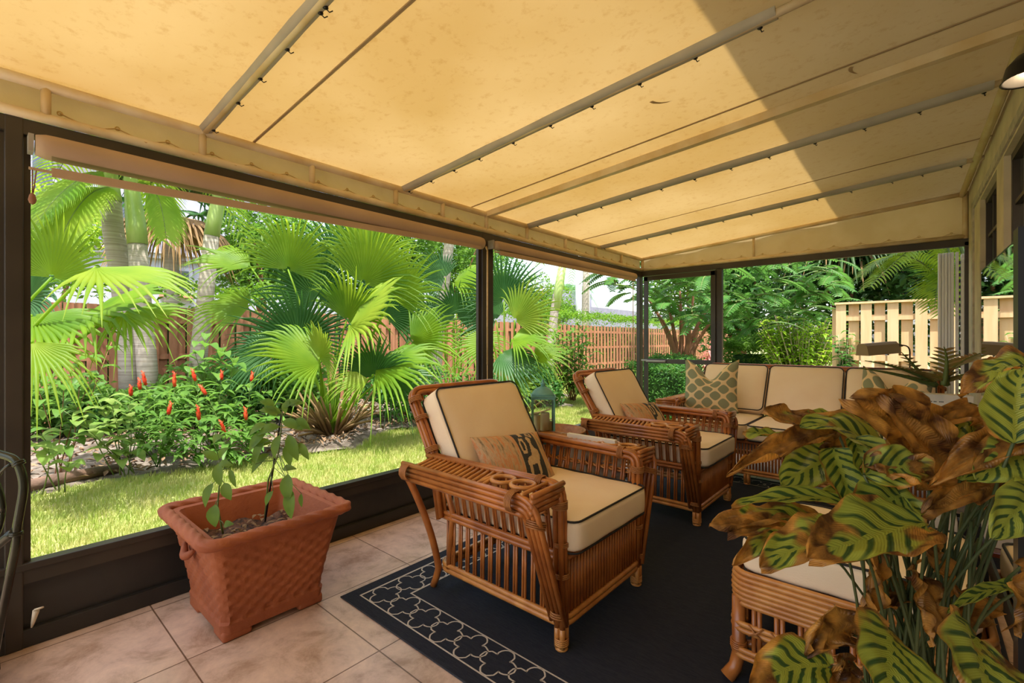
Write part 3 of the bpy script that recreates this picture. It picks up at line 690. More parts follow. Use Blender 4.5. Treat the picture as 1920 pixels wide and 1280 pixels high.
# grey buildings far
o = MB().box((-15.3, 21, -.2), (-12, 42, 3.25)).build('low_building', M_block, None, False); tag(o, 'long low grey block building beyond the hedge and fence', 'building')
o = MB().box((-22, 26, -.2), (-15.5, 30, 4.7)).build('low_building', M_block, None, False); tag(o, 'pale taller building top seen left of the white pole', 'building')
# white pole
mb = MB(); c = P(1085, 638, 24); 
pole = empty('utility_pole', (c.x, c.y, -.1), 0, 'white metal utility pole rising in the sky gap', 'pole')
mb.tube([(0, 0, 0), (0, 0, 7)], .16, 12); mb.build('shaft', M_white, pole); MB().tube([(.42, .3, 0), (.42, .3, 7)], .06, 8).build('conduit', M_white, pole)

# ------------------------------------------------------------------ palms
def fan_frond_geo(mb, O, d, n, R, span=300, nseg=34, droop=.5, cup=.15, rnd=None, fuse=.46):
    """palmate blade at O, centre direction d, face normal n"""
    rnd = rnd or random; O = Vector(O); d = Vector(d).normalized(); n = Vector(n); n = (n-d*n.dot(d)).normalized(); s = n.cross(d)
    half = math.radians(span)/2; da = half*2/nseg; rr = [.04, .2, .38, fuse, .68, .84, 1.0]
    for j in range(nseg):
        a = -half+da*(j+.5); dr = d*math.cos(a)+s*math.sin(a); lat = -d*math.sin(a)+s*math.cos(a)
        ln = R*(1-.28*(abs(a)/half)**2)*rnd.uniform(.93, 1.04); dp = droop*rnd.uniform(.6, 2.0); tw = rnd.uniform(-.12, .12)
        V = []
        for k, q in enumerate(rr):
            r_ = q*ln; f = min(q, fuse); w = f*ln*math.tan(da/2)*1.02
            if q > fuse: w *= max(0.04, 1-((q-fuse)/(1-fuse))**1.3)
            c = O+dr*r_+n*(cup*r_*r_/R)+lat*(tw*max(0, q-fuse)*R*.5)
            c = c+Vector((0, 0, -dp*max(0, q-.45)**2*R*1.1)); pl = w*.75*(1 if q < .9 else .3)
            V += [c-lat*w-n*pl, c+n*pl, c+lat*w-n*pl]
        F = []
        for k in range(len(rr)-1):
            b = k*3; F += [(b, b+1, b+4, b+3), (b+1, b+2, b+5, b+4)]
        mb.add(V, F, 0)
def fan_palm(name, base, fronds, label, group=None, skirt=0, trunk=None, seed=1):
    """fronds: list of (hub point world, centre dir, normal, R, mat, span, droop)"""
    rnd = random.Random(seed); root = empty(name, base, 0, label, 'palm', group); B = Vector(base)
    for (hub, d, n, R, mat, span, droop) in fronds:
        hub = Vector(hub)-B; mb = MB(); fan_frond_geo(mb, hub, d, n, R, span, int(span/6.2), droop, rnd=rnd)
        start = Vector((rnd.uniform(-.12, .12), rnd.uniform(-.12, .12), (trunk or .0)+.05)); ctl = start.lerp(hub, .55)+Vector((0, 0, .18+.12*hub.z*.3))
        mb.tube(bez(start, ctl, hub, 8), [.02-.0012*i for i in range(9)], 6, mi=1)
        mb.build('frond', [mat, L_mid], root)
    if skirt:
        mb = MB()
        for k in range(skirt):
            a = rnd.uniform(0, 2*PI); el = rnd.uniform(.15, 1.25); ln = rnd.uniform(.35, .75); r0 = rnd.uniform(.02, .22)
            p0 = Vector((r0*math.cos(a), r0*math.sin(a), .02)); p2 = p0+Vector((math.cos(a)*math.cos(el), math.sin(a)*math.cos(el), math.sin(el)))*ln
            mb.tube([p0, p0.lerp(p2, .5)+Vector((0, 0, .03)), p2], [.024, .017, .012], 5)
        mb.build('old_leaf_bases', L_dry, root)
    if trunk:
        mb = MB(); mb.tube([(0, 0, 0), (.02, .02, trunk*.5), (0, 0, trunk)], [.09, .075, .07], 10); mb.build('trunk', M_bark, root)
    return root
def F(px, py, t, ang, tilt, R, mat, span=300, droop=.5, face=.55):
    """frond from picture position; ang = direction of blade in the view plane (deg, 0=right,90=up); tilt>0 leans toward the camera"""
    a = math.radians(ang); d = RGT*math.cos(a)+Vector((0, 0, 1))*math.sin(a)-FWD*tilt
    n = -FWD*face+Vector((0, 0, 1))*(1-face)+RGT*.15
    return (P(px, py, t), d, n, R, mat, span, droop)
# big fan palm in the middle of the left view
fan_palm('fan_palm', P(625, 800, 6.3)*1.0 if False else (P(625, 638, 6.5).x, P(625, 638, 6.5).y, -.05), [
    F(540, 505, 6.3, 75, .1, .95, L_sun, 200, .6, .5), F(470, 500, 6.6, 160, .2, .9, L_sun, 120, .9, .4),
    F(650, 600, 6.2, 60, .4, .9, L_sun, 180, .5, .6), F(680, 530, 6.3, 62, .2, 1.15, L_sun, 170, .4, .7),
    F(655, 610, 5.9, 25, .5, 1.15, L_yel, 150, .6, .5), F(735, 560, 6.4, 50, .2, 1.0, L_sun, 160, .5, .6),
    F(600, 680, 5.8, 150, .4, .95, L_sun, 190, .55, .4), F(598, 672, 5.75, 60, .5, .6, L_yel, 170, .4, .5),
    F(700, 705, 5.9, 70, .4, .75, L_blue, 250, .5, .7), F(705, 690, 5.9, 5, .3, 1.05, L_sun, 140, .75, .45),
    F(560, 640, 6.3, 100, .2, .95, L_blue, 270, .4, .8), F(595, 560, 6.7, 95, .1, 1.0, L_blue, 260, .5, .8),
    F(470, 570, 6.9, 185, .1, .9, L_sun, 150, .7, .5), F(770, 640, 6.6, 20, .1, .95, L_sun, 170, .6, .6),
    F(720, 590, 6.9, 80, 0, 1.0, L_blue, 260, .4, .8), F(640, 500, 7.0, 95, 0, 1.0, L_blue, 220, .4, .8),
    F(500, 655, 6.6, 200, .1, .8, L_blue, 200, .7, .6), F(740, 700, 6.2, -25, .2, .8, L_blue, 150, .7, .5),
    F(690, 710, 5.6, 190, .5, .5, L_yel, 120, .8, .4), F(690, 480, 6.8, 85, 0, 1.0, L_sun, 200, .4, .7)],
    'large clump of bright green fan palm in the middle of the left opening', skirt=60, seed=3)
# left foreground fan palm
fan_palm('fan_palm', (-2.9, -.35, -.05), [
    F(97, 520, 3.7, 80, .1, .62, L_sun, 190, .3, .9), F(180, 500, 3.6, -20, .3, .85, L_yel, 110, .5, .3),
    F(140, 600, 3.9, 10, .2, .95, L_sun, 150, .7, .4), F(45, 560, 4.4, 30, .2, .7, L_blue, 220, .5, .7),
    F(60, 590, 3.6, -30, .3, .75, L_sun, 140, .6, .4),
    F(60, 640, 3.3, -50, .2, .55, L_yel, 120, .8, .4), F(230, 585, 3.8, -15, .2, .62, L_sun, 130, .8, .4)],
    'bright yellow green fan palm at the far left beside the first post', seed=5, skirt=14)
# fan palm right of middle post
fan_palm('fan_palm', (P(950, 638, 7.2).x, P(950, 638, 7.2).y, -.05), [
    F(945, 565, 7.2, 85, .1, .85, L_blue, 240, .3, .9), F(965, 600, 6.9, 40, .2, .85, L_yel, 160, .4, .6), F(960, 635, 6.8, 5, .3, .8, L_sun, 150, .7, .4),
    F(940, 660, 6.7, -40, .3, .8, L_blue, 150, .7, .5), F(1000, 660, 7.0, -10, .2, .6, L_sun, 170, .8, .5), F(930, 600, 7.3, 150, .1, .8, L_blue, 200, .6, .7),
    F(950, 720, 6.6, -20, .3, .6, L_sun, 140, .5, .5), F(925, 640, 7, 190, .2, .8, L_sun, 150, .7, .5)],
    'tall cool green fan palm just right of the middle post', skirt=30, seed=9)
# fan palms behind, left of the middle post
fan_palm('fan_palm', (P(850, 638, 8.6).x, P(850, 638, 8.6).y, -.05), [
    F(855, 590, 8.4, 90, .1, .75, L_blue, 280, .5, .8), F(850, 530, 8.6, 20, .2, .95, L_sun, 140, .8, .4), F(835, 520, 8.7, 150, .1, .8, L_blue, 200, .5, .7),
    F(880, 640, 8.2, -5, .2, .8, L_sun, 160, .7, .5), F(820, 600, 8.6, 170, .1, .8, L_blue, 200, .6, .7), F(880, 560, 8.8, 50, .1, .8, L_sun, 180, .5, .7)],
    'smaller fan palm just left of the middle post behind a grey trunk', seed=12)
# feather fronds
def feather_geo(mb, p0, p1, p2, nleaf=34, L0=.5, w=.028, up=Vector((0, 0, 1)), hang=.5, rnd=random, vee=.35, mi=0):
    pts = bez(p0, p1, p2, 24); mb.tube(pts, [.016*(1-i/28) for i in range(25)], 5, mi=1)
    for j in range(nleaf):
        f = .10+.9*j/nleaf; k = min(23, int(f*24)); c = pts[k].lerp(pts[k+1], f*24-k); T_ = (pts[k+1]-pts[k]).normalized()
        s = T_.cross(up).normalized(); u = s.cross(T_).normalized(); ln = L0*(math.sin(PI*(.12+.83*f))**.6)*rnd.uniform(.9, 1.08)
        for sg in (1, -1):
            d = (s*sg*1.0+T_*.55+u*vee).normalized(); q = c; V = []; segs = 4
            wd = d.cross(T_).normalized().cross(d).normalized()
            for m_ in range(segs+1):
                g = m_/segs; pt = c+d*ln*g+Vector((0, 0, -hang*ln*g*g)); ww = w*(math.sin(PI*min(1, .25+g*.75))**.7)*.5 if m_ < segs else .001
                V += [pt-wd*ww, pt+wd*ww]
            mb.add(V, [(2*m_, 2*m_+1, 2*m_+3, 2*m_+2) for m_ in range(segs)], mi)
def feather_palm(name, base, trunk_pts, radii, shaft, fronds, label, group=None, fmat=None, seed=1, dead=0):
    rnd = random.Random(seed); B = Vector(base); root = empty(name, base, 0, label, 'palm', group)
    mb = MB(); mb.tube([Vector(p)-B for p in trunk_pts], radii, 14); mb.build('trunk', M_bark, root)
    if shaft: mb = MB(); mb.tube([Vector(p)-B for p in shaft[0]], shaft[1], 14); mb.build('crownshaft', M_shaft, root)
    for fr in fronds:
        mb = MB(); feather_geo(mb, Vector(fr[0])-B, Vector(fr[1])-B, Vector(fr[2])-B, fr[3] if len(fr) > 3 else 36, fr[4] if len(fr) > 4 else .55, fr[5] if len(fr) > 5 else .035, rnd=rnd, hang=.55)
        mb.build('frond', [fmat or L_mid, M_stem], root)
    return root
def crown(top, n, L_, rnd, drop=.9, up=.6):
    out = []
    for k in range(n):
        a = 2*PI*k/n+rnd.uniform(-.2, .2); d = Vector((math.cos(a), math.sin(a), 0)); out.append((top, top+d*L_*.5+Vector((0, 0, L_*up*rnd.uniform(.7, 1.2))), top+d*L_*rnd.uniform(.85, 1.05)+Vector((0, 0, -L_*drop*rnd.uniform(.1, .7)))))
    return out
R1 = random.Random(4)
tA = [P(250, 800, 7.0), P(243, 640, 7.0), P(228, 520, 7.0), P(212, 430, 7.0), P(208, 376, 7.0)]
topA = P(196, 250, 7.0)
feather_palm('feather_palm', (tA[0].x, tA[0].y, -.05), tA, [.16, .145, .14, .13, .125], ([P(208, 378, 7.0), P(204, 350, 7), P(200, 310, 7), topA], [.135, .13, .12, .07]),
    crown(topA, 7, 2.2, R1)+[(P(204, 352, 6.8), P(150, 350, 6.2), P(105, 470, 5.9), 46, .5, .035), (P(200, 320, 6.8), P(120, 330, 6.2), P(62, 430, 5.9), 46, .5, .035)],
    'thick ringed palm trunk with bright green crownshaft, leftmost of the tall palms')
tB = [P(285, 805, 6.9), P(273, 650, 6.9), P(264, 560, 6.9), P(258, 456, 6.9)]; topB = P(240, 290, 6.9)
feather_palm('feather_palm', (tB[0].x, tB[0].y, -.05), tB, [.13, .125, .125, .115], ([P(258, 458, 6.9), P(255, 420, 6.9), P(249, 370, 6.9), topB], [.125, .125, .10, .06]),
    crown(topB, 7, 2.1, R1, drop=1.0)+[(P(262, 350, 6.8), P(300, 330, 6.8), P(312, 450, 6.7), 34, .4, .04)], 'grey palm trunk with peeling pale green shaft right beside the thickest palm', seed=2)
tC = [P(362, 790, 7.4), P(374, 650, 7.4), P(385, 560, 7.4), P(397, 440, 7.4)]; topC = P(412, 330, 7.4)
feather_palm('feather_palm', (tC[0].x, tC[0].y, -.05), tC, [.125, .12, .115, .105], ([P(397, 442, 7.4), P(402, 410, 7.4), P(410, 370, 7.4), topC], [.11, .105, .09, .06]),
    crown(topC, 7, 2.2, R1, up=.8, drop=.2), 'slender leaning palm trunk with green top left of the big fan palm', seed=6)
tD = [P(818, 690, 9.6), P(822, 620, 9.6), P(832, 540, 9.6), P(843, 450, 9.6), P(850, 380, 9.6)]
feather_palm('feather_palm', (tD[0].x, tD[0].y, -.05), [Vector((tD[0].x, tD[0].y, -.05))]+tD, [.12, .115, .11, .11, .1, .1], None, crown(tD[-1], 8, 2.2, R1, drop=.5), 'grey slanting palm trunk behind the fan palms left of the middle post', seed=7)
tE = [P(1030, 690, 14), P(1036, 620, 14), P(1040, 580, 14), P(1047, 540, 14), P(1054, 500, 14)]
feather_palm('feather_palm', (tE[0].x, tE[0].y, -.05), [Vector((tE[0].x, tE[0].y, -.05))]+tE, [.14, .13, .13, .13, .12, .12], ([P(1041, 582, 14), P(1048, 540, 14), P(1055, 495, 14)], [.135, .14, .12]), crown(P(1056, 470, 14), 7, 2.6, R1, up=.9, drop=.1), 'green stemmed palm trunk standing in front of the sky', seed=8)
tF = [P(1098, 640, 22), P(1098, 560, 22), P(1100, 480, 22)]
feather_palm('feather_palm', (tF[0].x, tF[0].y, -.1), [Vector((tF[0].x, tF[0].y, -.1))]+tF, [.2, .18, .17, .15], None, crown(tF[-1], 8, 3.2, R1, drop=.5), 'grey palm trunk just right of the white pole', seed=9)
cc = P(1068, 548, 34)
feather_palm('coconut_palm', (cc.x, cc.y, -.1), [(cc.x, cc.y, -.1), cc], [.2, .14], None, crown(cc, 11, 2.0, R1, drop=1.0), 'small distant coconut palm in the sky gap', fmat=L_fern, seed=10)
# cabbage palm with dead skirt
cb = P(320, 395, 10.5); B = Vector((cb.x, cb.y, -.1)); root = empty('cabbage_palm', B, 0, 'cabbage palm with a hanging skirt of dead grey fronds near the white house', 'palm')
mb = MB(); mb.tube([(0, 0, 0), (.1, .0, 2.2), cb-B], [.17, .15, .15], 12); mb.build('trunk', M_bark, root)
rr_ = random.Random(21)
for k in range(16):
    a = 2*PI*k/16; d = Vector((math.cos(a), math.sin(a), rr_.uniform(-.9, -.3))); mb = MB(); fan_frond_geo(mb, cb-B+d*.35, d, Vector((0, 0, 1)), rr_.uniform(.8, 1.1), 130, 14, 1.6, rnd=rr_)
    mb.build('dead_frond', L_dry, root)
for k in range(12):
    a = 2*PI*k/12+.2; d = Vector((math.cos(a), math.sin(a), rr_.uniform(.1, .9))); mb = MB(); fan_frond_geo(mb, cb-B+d*.6, d, Vector((0, 0, 1)), rr_.uniform(.7, 1.), 200, 20, .8, rnd=rr_)
    mb.build('frond', L_blue, root)
# areca palm fronds beyond the far wall, right
B = Vector((3.4, 7.0, -.08)); root = empty('areca_palm', B, 0, 'bright green feather palm arching over beside the white shutter', 'palm')
for k, (q0, q1, q2, nl, L0) in enumerate([
    (P(1790, 560, 5.3), P(1700, 420, 5.4), P(1612, 520, 5.5), 34, .36), (P(1800, 600, 5.2), P(1765, 440, 5.3), P(1752, 580, 5.1), 30, .32),
    (P(1785, 420, 5.3), P(1725, 440, 5.3), P(1628, 540, 5.2), 30, .30), (P(1760, 440, 5.5), P(1800, 470, 5.2), P(1772, 590, 5.0), 26, .30),
    (P(1800, 600, 5.6), P(1790, 430, 5.6), P(1700, 440, 5.8), 30, .36)]):
    mb = MB(); feather_geo(mb, Vector(q0)-B, Vector(q1)-B, Vector(q2)-B, int(nl*1.25), L0, .019, hang=.3, vee=.2)
    mb.tube(bez((random.uniform(-.1, .1), 0, 0), (0, 0, 1.2), Vector(q0)-B, 8), .018, 6, mi=1)
    mb.build('frond', [L_sun, M_stem], root)

# ------------------------------------------------------------------ shrubs
def leafy_blade(mb, O, d, n, L_, W_, droop=.25, nu=6, mi=0, wav=0.):
    O = Vector(O); d = Vector(d).normalized(); n = Vector(n); s = d.cross(n)
    if s.length < 1e-4: s = d.orthogonal()
    s.normalize(); n = s.cross(d).normalized(); V = []; 
    for i in range(nu+1):
        f = i/nu; w = W_*.5*math.sin(PI*min(1, f**.85))**.8 if 0 < i < nu else .001; c = O+d*L_*f+n*(.12*L_*math.sin(f*PI))+Vector((0, 0, -droop*L_*f*f))
        V += [c-s*w+n*w*.35, c, c+s*w+n*w*.35]
    mb.add(V, [q for i in range(nu) for q in ((3*i, 3*i+1, 3*i+4, 3*i+3), (3*i+1, 3*i+2, 3*i+5, 3*i+4))], mi)
def plant(name, base, stems, leafL, leafW, mat, label, cat='shrub', flower=None, seed=1, droop=.35, per=9, spiral=2.4, group=None, sr=.006, start=.25, stemmat=None):
    """stems: list of tip points (world)"""
    rnd = random.Random(seed); B = Vector(base); root = empty(name, B, 0, label, cat, group); ml = MB(); ms = MB(); fl = []
    for tip in stems:
        tip = Vector(tip)-B; s0 = Vector((rnd.uniform(-.08, .08), rnd.uniform(-.08, .08), 0)); ctl = s0.lerp(tip, .5)+Vector((rnd.uniform(-.06, .06), rnd.uniform(-.06, .06), .1*tip.z)); pts = bez(s0, ctl, tip, 12)
        ms.tube(pts, [sr*(1-.05*i) for i in range(13)], 5)
        for j in range(per):
            f = start+(1-start)*j/per; k = min(11, int(f*12)); c = pts[k].lerp(pts[k+1], f*12-k); a = j*spiral+rnd.uniform(-.4, .4); e = rnd.uniform(.0, .6)
            d = Vector((math.cos(a)*math.cos(e), math.sin(a)*math.cos(e), math.sin(e))); leafy_blade(ml, c, d, (0, 0, 1), 1.3*leafL*rnd.uniform(.7, 1.15), 1.3*leafW*rnd.uniform(.8, 1.1), droop*rnd.uniform(.6, 1.5))
        if flower: fl.append((pts[-1], (pts[-1]-pts[-3]).normalized()))
    ml.build('foliage', mat, root); ms.build('stem', stemmat or M_stem, root)
    for p, d in fl:
        if rnd.random() < flower:
            mb = MB(); h = rnd.uniform(.10, .17); mb.tube([p, p+d*h*.3, p+d*h*.7, p+d*h], [.012, .020, .015, .003], 8)
            for k in range(10):
                a = k*2.4; q = p+d*h*(k/10); s = d.orthogonal().normalized(); s = (Matrix.Rotation(a, 3, d) @ s); leafy_blade(mb, q, d*.8+s*.6, s, .035, .02, 0, 3)
            mb.build('flower_spike', L_red, root)
    return root
R2 = random.Random(17)
# ginger with red spikes, picture positions of the spikes
spk = [(245, 720, 5.1), (262, 708, 5.3), (273, 700, 5.4), (315, 755, 4.7), (327, 703, 5.1), (366, 692, 5.3), (386, 718, 5.0), (415, 690, 5.6), (471, 693, 5.4), (461, 765, 5.0), (373, 765, 4.7), (421, 790, 4.8)]
for k, (px, py, t) in enumerate(spk):
    tip = P(px, py+22, t); b = P(px+R2.uniform(-25, 25), 638, t); base = (b.x, b.y, -.02)
    extra = [tip]+[tip+Vector((R2.uniform(-.3, .3), R2.uniform(-.3, .3), R2.uniform(-.35, -.05))) for _ in range(3)]
    pl = plant('ginger_plant', base, [extra[0]], .19, .05, L_shrub, 'x', 'plant', flower=1.0, seed=30+k, per=12)
    # side shoots without flower
    rnd = random.Random(60+k); ml = MB(); B = Vector(base)
    for e in extra[1:]:
        p = bez((0, 0, 0), (e-B)*.5+Vector((0, 0, .1)), e-B, 8); ml.tube(p, .005, 5)
        for j in range(9): a = j*2.4; c = p[2+j*6//9]; leafy_blade(ml, c, (math.cos(a), math.sin(a), .4), (0, 0, 1), .18, .05, .5)
    ml.build('side_shoots', L_shrub, pl)
    pos = ['leftmost of the red spiked plants, a short one by the palm trunk', 'second red spiked plant from the left, beside the grey palm trunk', 'red spiked plant directly before the grey palm trunk', 'low red spiked plant in front of the palm trunks',
           'tall red spiked plant right of the palm trunks', 'orange red spiked plant, tallest one left of centre in the bed', 'brownish spiked plant among pale drooping leaves', 'red spiked plant behind the others midway along the bed',
           'rightmost tall red spiked plant next to the big fan palm', 'lower red spiked plant in front of the rightmost tall one', 'low orange spiked plant in the middle of the bed', 'withered brown spiked plant with straw coloured leaves low in the bed'][k]
    pl['label'] = pos; pl['group'] = 'ginger plants with red flower spikes'
plant('broadleaf_shrub', (-3.15, .55, -.02), [P(60, 700, 4.2), P(150, 660, 4.6), P(210, 640, 4.8), P(120, 720, 4.3), P(180, 700, 4.6)], .16, .085, L_shrub, 'dark glossy broadleaf shrub against the fence at the far left', seed=3, per=9, stemmat=M_branch)
plant('variegated_shrub', (-2.95, .95, -.02), [P(150, 760, 4.3), P(180, 740, 4.4), P(210, 770, 4.3), P(160, 800, 4.1), P(240, 760, 4.5), P(120, 770, 4.2), P(200, 730, 4.4)], .14, .085, L_pale, 'pale green variegated shrub low in the bed at the left', seed=4, per=7, droop=.25)
plant('variegated_shrub', (-2.75, .45, -.02), [P(75, 812, 3.6), P(90, 838, 3.55), P(60, 830, 3.6), P(130, 868, 3.7)], .13, .09, L_pale, 'three pale leaf clusters hanging by the first post', seed=5, per=4, start=.75)
plant('broadleaf_shrub', (P(400, 638, 5.9).x, P(400, 638, 5.9).y, -.02), [P(360, 640, 5.8), P(385, 625, 5.8), P(420, 645, 5.7), P(440, 665, 5.7), P(350, 690, 5.6)], .24, .10, L_shrub, 'tall broad leaved shrub behind the red spiked plants', seed=6, per=10)
plant('broadleaf_shrub', (P(300, 638, 5.2).x, P(300, 638, 5.2).y, -.02), [P(250, 760, 4.9), P(300, 780, 4.7), P(350, 790, 4.7), P(330, 810, 4.6)], .15, .05, L_shrub, 'low narrow leaved growth in front of the palm trunks', seed=7, per=9)
plant('broadleaf_shrub', (P(460, 638, 5.6).x, P(460, 638, 5.6).y, -.02), [P(430, 760, 5.3), P(470, 740, 5.4), P(500, 730, 5.5), P(520, 780, 5.2), P(490, 790, 5.1)], .16, .08, L_shrub, 'rounded leafy shrub between red spikes and big fan palm', seed=8, per=9)
plant('schefflera_shrub', (P(1075, 638, 10).x, P(1075, 638, 10).y, -.02), [P(1040+R2.uniform(-30, 85), 600+R2.uniform(-25, 110), 9.6+R2.uniform(-.6, .6)) for _ in range(34)], .20, .06, L_tree, 'dense dark green bush between middle and corner posts', seed=9, per=12, stemmat=M_branch)
plant('croton_shrub', (P(935, 638, 6.9).x, P(935, 638, 6.9).y, -.02), [P(940, 720, 6.6), P(930, 740, 6.5), P(955, 750, 6.5)], .15, .06, L_lime, 'small lime and orange shrub at the foot of the middle post', seed=10, per=9)
plant('broadleaf_shrub', (P(860, 638, 8.2).x, P(860, 638, 8.2).y, -.02), [P(840, 680, 8), P(870, 670, 8), P(890, 690, 7.8), P(850, 700, 7.8), P(875, 710, 7.6)], .18, .07, L_shrub, 'leafy undergrowth at the left foot of the middle post', seed=11, per=10)
# lime shrub near pine fence
lb = P(1500, 638, 8.4)
plant('lime_shrub', (lb.x, lb.y, -.05), [P(1420+170*R2.random(), 590+75*R2.random(), 8.0+.8*R2.random()) for _ in range(120)], .12, .05, L_lime, 'bright lime green shrub with pale branches behind the sofa', seed=12, per=14, start=.45, stemmat=M_twig, sr=.012)
lb = P(1590, 638, 7.3)
plant('round_leaf_shrub', (lb.x, lb.y, -.05), [P(1560+R2.uniform(0, 50), 610+70*R2.random(), 7.2+.3*R2.random()) for _ in range(14)], .10, .055, L_fern, 'darker round leaved shrub overlapping the left end of the pine fence', seed=13, per=10, start=.5, sr=.006, stemmat=M_twig)
lb = P(1332, 638, 12)
plant('cordyline', (lb.x, lb.y, -.05), [P(1332+R2.uniform(-8, 8), 640+12*k, 11.8) for k in range(4)], .32, .09, L_pink, 'pink leaved cordyline seen through the screen door', 'plant', seed=14, per=14, start=.2, droop=.6)
# dark undergrowth against the fence
for k, (px, t, w, h, m_, lab) in enumerate([(90, 6.0, .7, .75, L_shrub, 'dark leafy undergrowth at the fence foot, farthest left'), (165, 6.4, .5, .5, L_fern, 'low undergrowth left of the thick palm trunk'), (330, 6.9, .6, .8, L_shrub, 'undergrowth between the palm trunks and the leaning palm'),
    (455, 7.2, .7, .95, L_fern, 'undergrowth directly left of the big fan palm'), (545, 7.6, .7, .9, L_shrub, 'shaded undergrowth behind the big fan palm base'), (760, 7.8, .8, .8, L_fern, 'shaded undergrowth right of the big fan palm base'), (1000, 9.2, .7, .8, L_fern, 'undergrowth below the fan palm right of the middle post')]):
    b = P(px, 638, t); tree('undergrowth', (b.x, b.y, -.05), (b.x, b.y, h*.55), (w, w*1.2, h*.62), 1900, .13, m_, lab, cat='shrub', trunk=.02, seed=500+k, lumps=14)
tree('leafy_tree', (-4.2, 19.0, -.1), (-4.2, 19.0, 4.2), (2.6, 2.2, 2.1), 8000, .2, L_tree, 'tall leafy tree far behind the screen door', trunk=.14, lumps=18)
# branching tree with compound leaves
lb = P(1272, 638, 9.5); B = Vector((lb.x, lb.y, -.05)); root = empty('branching_tree', B, 0, 'orange barked multi stem tree with ferny compound leaves behind the door', 'tree')
mb = MB()
for (x, y, t) in [(1250, 560, 9.3), (1275, 545, 9.4), (1300, 555, 9.2), (1235, 590, 9.2), (1330, 575, 9.4), (1345, 590, 9.0), (1215, 560, 9.6)]:
    mb.tube(bez((0, 0, 0), P(1282, 650, 9.5)-B+Vector((R2.uniform(-.1, .1), 0, 0)), P(x, y, t)-B, 10), [.075-.0055*i for i in range(11)], 7)
mb.build('trunk', M_branch, root)
mb = MB(); rn = random.Random(44)
for k in range(430):
    px = rn.uniform(1105, 1570); lim = 590 if px < 1225 else (600 if px < 1360 else 610); py = rn.uniform(430, lim)
    if px < 1225 and py > 500+(px-1105)*.75: continue
    t = rn.uniform(7.6, 10.5); c = P(px, py, t)-B; a = rn.uniform(0, 2*PI); d = Vector((math.cos(a), math.sin(a), rn.uniform(-.4, .3)))*.55
    feather_geo(mb, c, c+d*.5+Vector((0, 0, .08)), c+d+Vector((0, 0, -.12)), 12, .14, .038, hang=.2, rnd=rn, vee=.1)
mb.build('foliage', [L_fern, M_stem], root)
# dark hanging palms behind (upper right)
for (px, t, lab) in ((1575, 12.0, 'brown trunked palm with dark hanging fronds behind the pine fence end'), (1690, 13.5, 'palm with dried fronds above the middle of the pine fence')):
    cb = P(px, 455, t); B = Vector((cb.x, cb.y, -.05)); root = empty('shade_palm', B, 0, lab, 'palm'); rr_ = random.Random(px)
    MB().tube([(0, 0, 0), (.05, 0, 2), cb-B], [.16, .14, .14], 10).build('trunk', M_branch, root)
    for k in range(18):
        a = 2*PI*k/18; d = Vector((math.cos(a), math.sin(a), rr_.uniform(-1.0, .4))); mb = MB(); fan_frond_geo(mb, cb-B+d*.5, d, Vector((0, 0, 1)), rr_.uniform(1., 1.5), 170, 16, 1.2, rnd=rr_)
        mb.build('frond', L_dry if (k % 4 == 0) else L_dark, root)

# ------------------------------------------------------------------ grass blades and litter
rng = np.random.default_rng(5)
def grass(name, n, x0, x1, y0, y1, h, w, cond, label):
    x = rng.uniform(x0, x1, n); y = rng.uniform(y0, y1, n)
    keep = cond(x, y); x = x[keep]; y = y[keep]; n = len(x)
    z = -.08+.5*(.03*np.sin(x*1.7+y*.9)+.02*np.sin(x*3.1-y*2.3)); hh = h*rng.uniform(.5, 1.3, n); a = rng.uniform(0, 2*PI, n); ln = rng.normal(0, .5, n)*hh
    b = np.stack([x, y, z], 1); s = np.stack([np.cos(a), np.sin(a), 0*a], 1)*w; ld = np.stack([np.cos(a+1.2), np.sin(a+1.2), 0*a], 1)*ln[:, None]
    m1 = b+ld*.35+np.stack([0*x, 0*x, hh*.6], 1); tp = b+ld+np.stack([0*x, 0*x, hh], 1)
    V = np.stack([b-s, b+s, m1+s*.7, m1-s*.7, tp], 1).reshape(-1, 3); i = np.arange(n)*5
    Fq = np.concatenate([np.stack([i, i+1, i+2], 1), np.stack([i, i+2, i+3], 1), np.stack([i+3, i+2, i+4], 1)])
    o = npmesh(name, V, Fq, L_grass); return tag(o, label, 'grass', kind='stuff')
bx = np.vectorize(lambda y: bedx(min(y, 9.5))-(max(0, y-9.0)**2)*1.6)
grass('lawn_grass', 150000, -4.2, -.5, -.6, 9.5, .055, .0032, lambda x, y: (x > bx(y)+.04*np.sin(y*31)) & (x < -.09), 'short sunlit lawn grass between the patio and planting bed')
grass('lawn_grass', 60000, -6.8, 1.6, 9.5, 20, .09, .008, lambda x, y: (x > np.maximum(bx(y), -6.7)), 'far lawn running back along the cedar fence')
grass('lawn_grass', 30000, -2.2, 3.2, 5.95, 9.4, .06, .006, lambda x, y: x > -2.0, 'lawn strip beyond the far screen wall')
n = 5000; x = rng.uniform(-6.6, -2.75, n); y = rng.uniform(-.6, 9, n); k = x < bx(y)-.05; C = np.stack([x, y, np.full(n, .0)+rng.uniform(-.02, .03, n)], 1)[k]
V, Fq = diamonds(C, .09, rng, flat=3, aspect=2.6); o = npmesh('leaf_litter', V, Fq, M_litter); tag(o, 'brown dead leaves and mulch scattered over the planting bed', 'leaf litter', kind='stuff')
# fallen logs / edging by the bed
mb = MB(); mb.tube([(-2.95, .1, .0), (-3.05, .5, .015), (-3.2, .95, .0)], [.05, .055, .045], 9); tag(mb.build('log', M_oldwood), 'brown fallen log lying on the soil behind the first post', 'log')
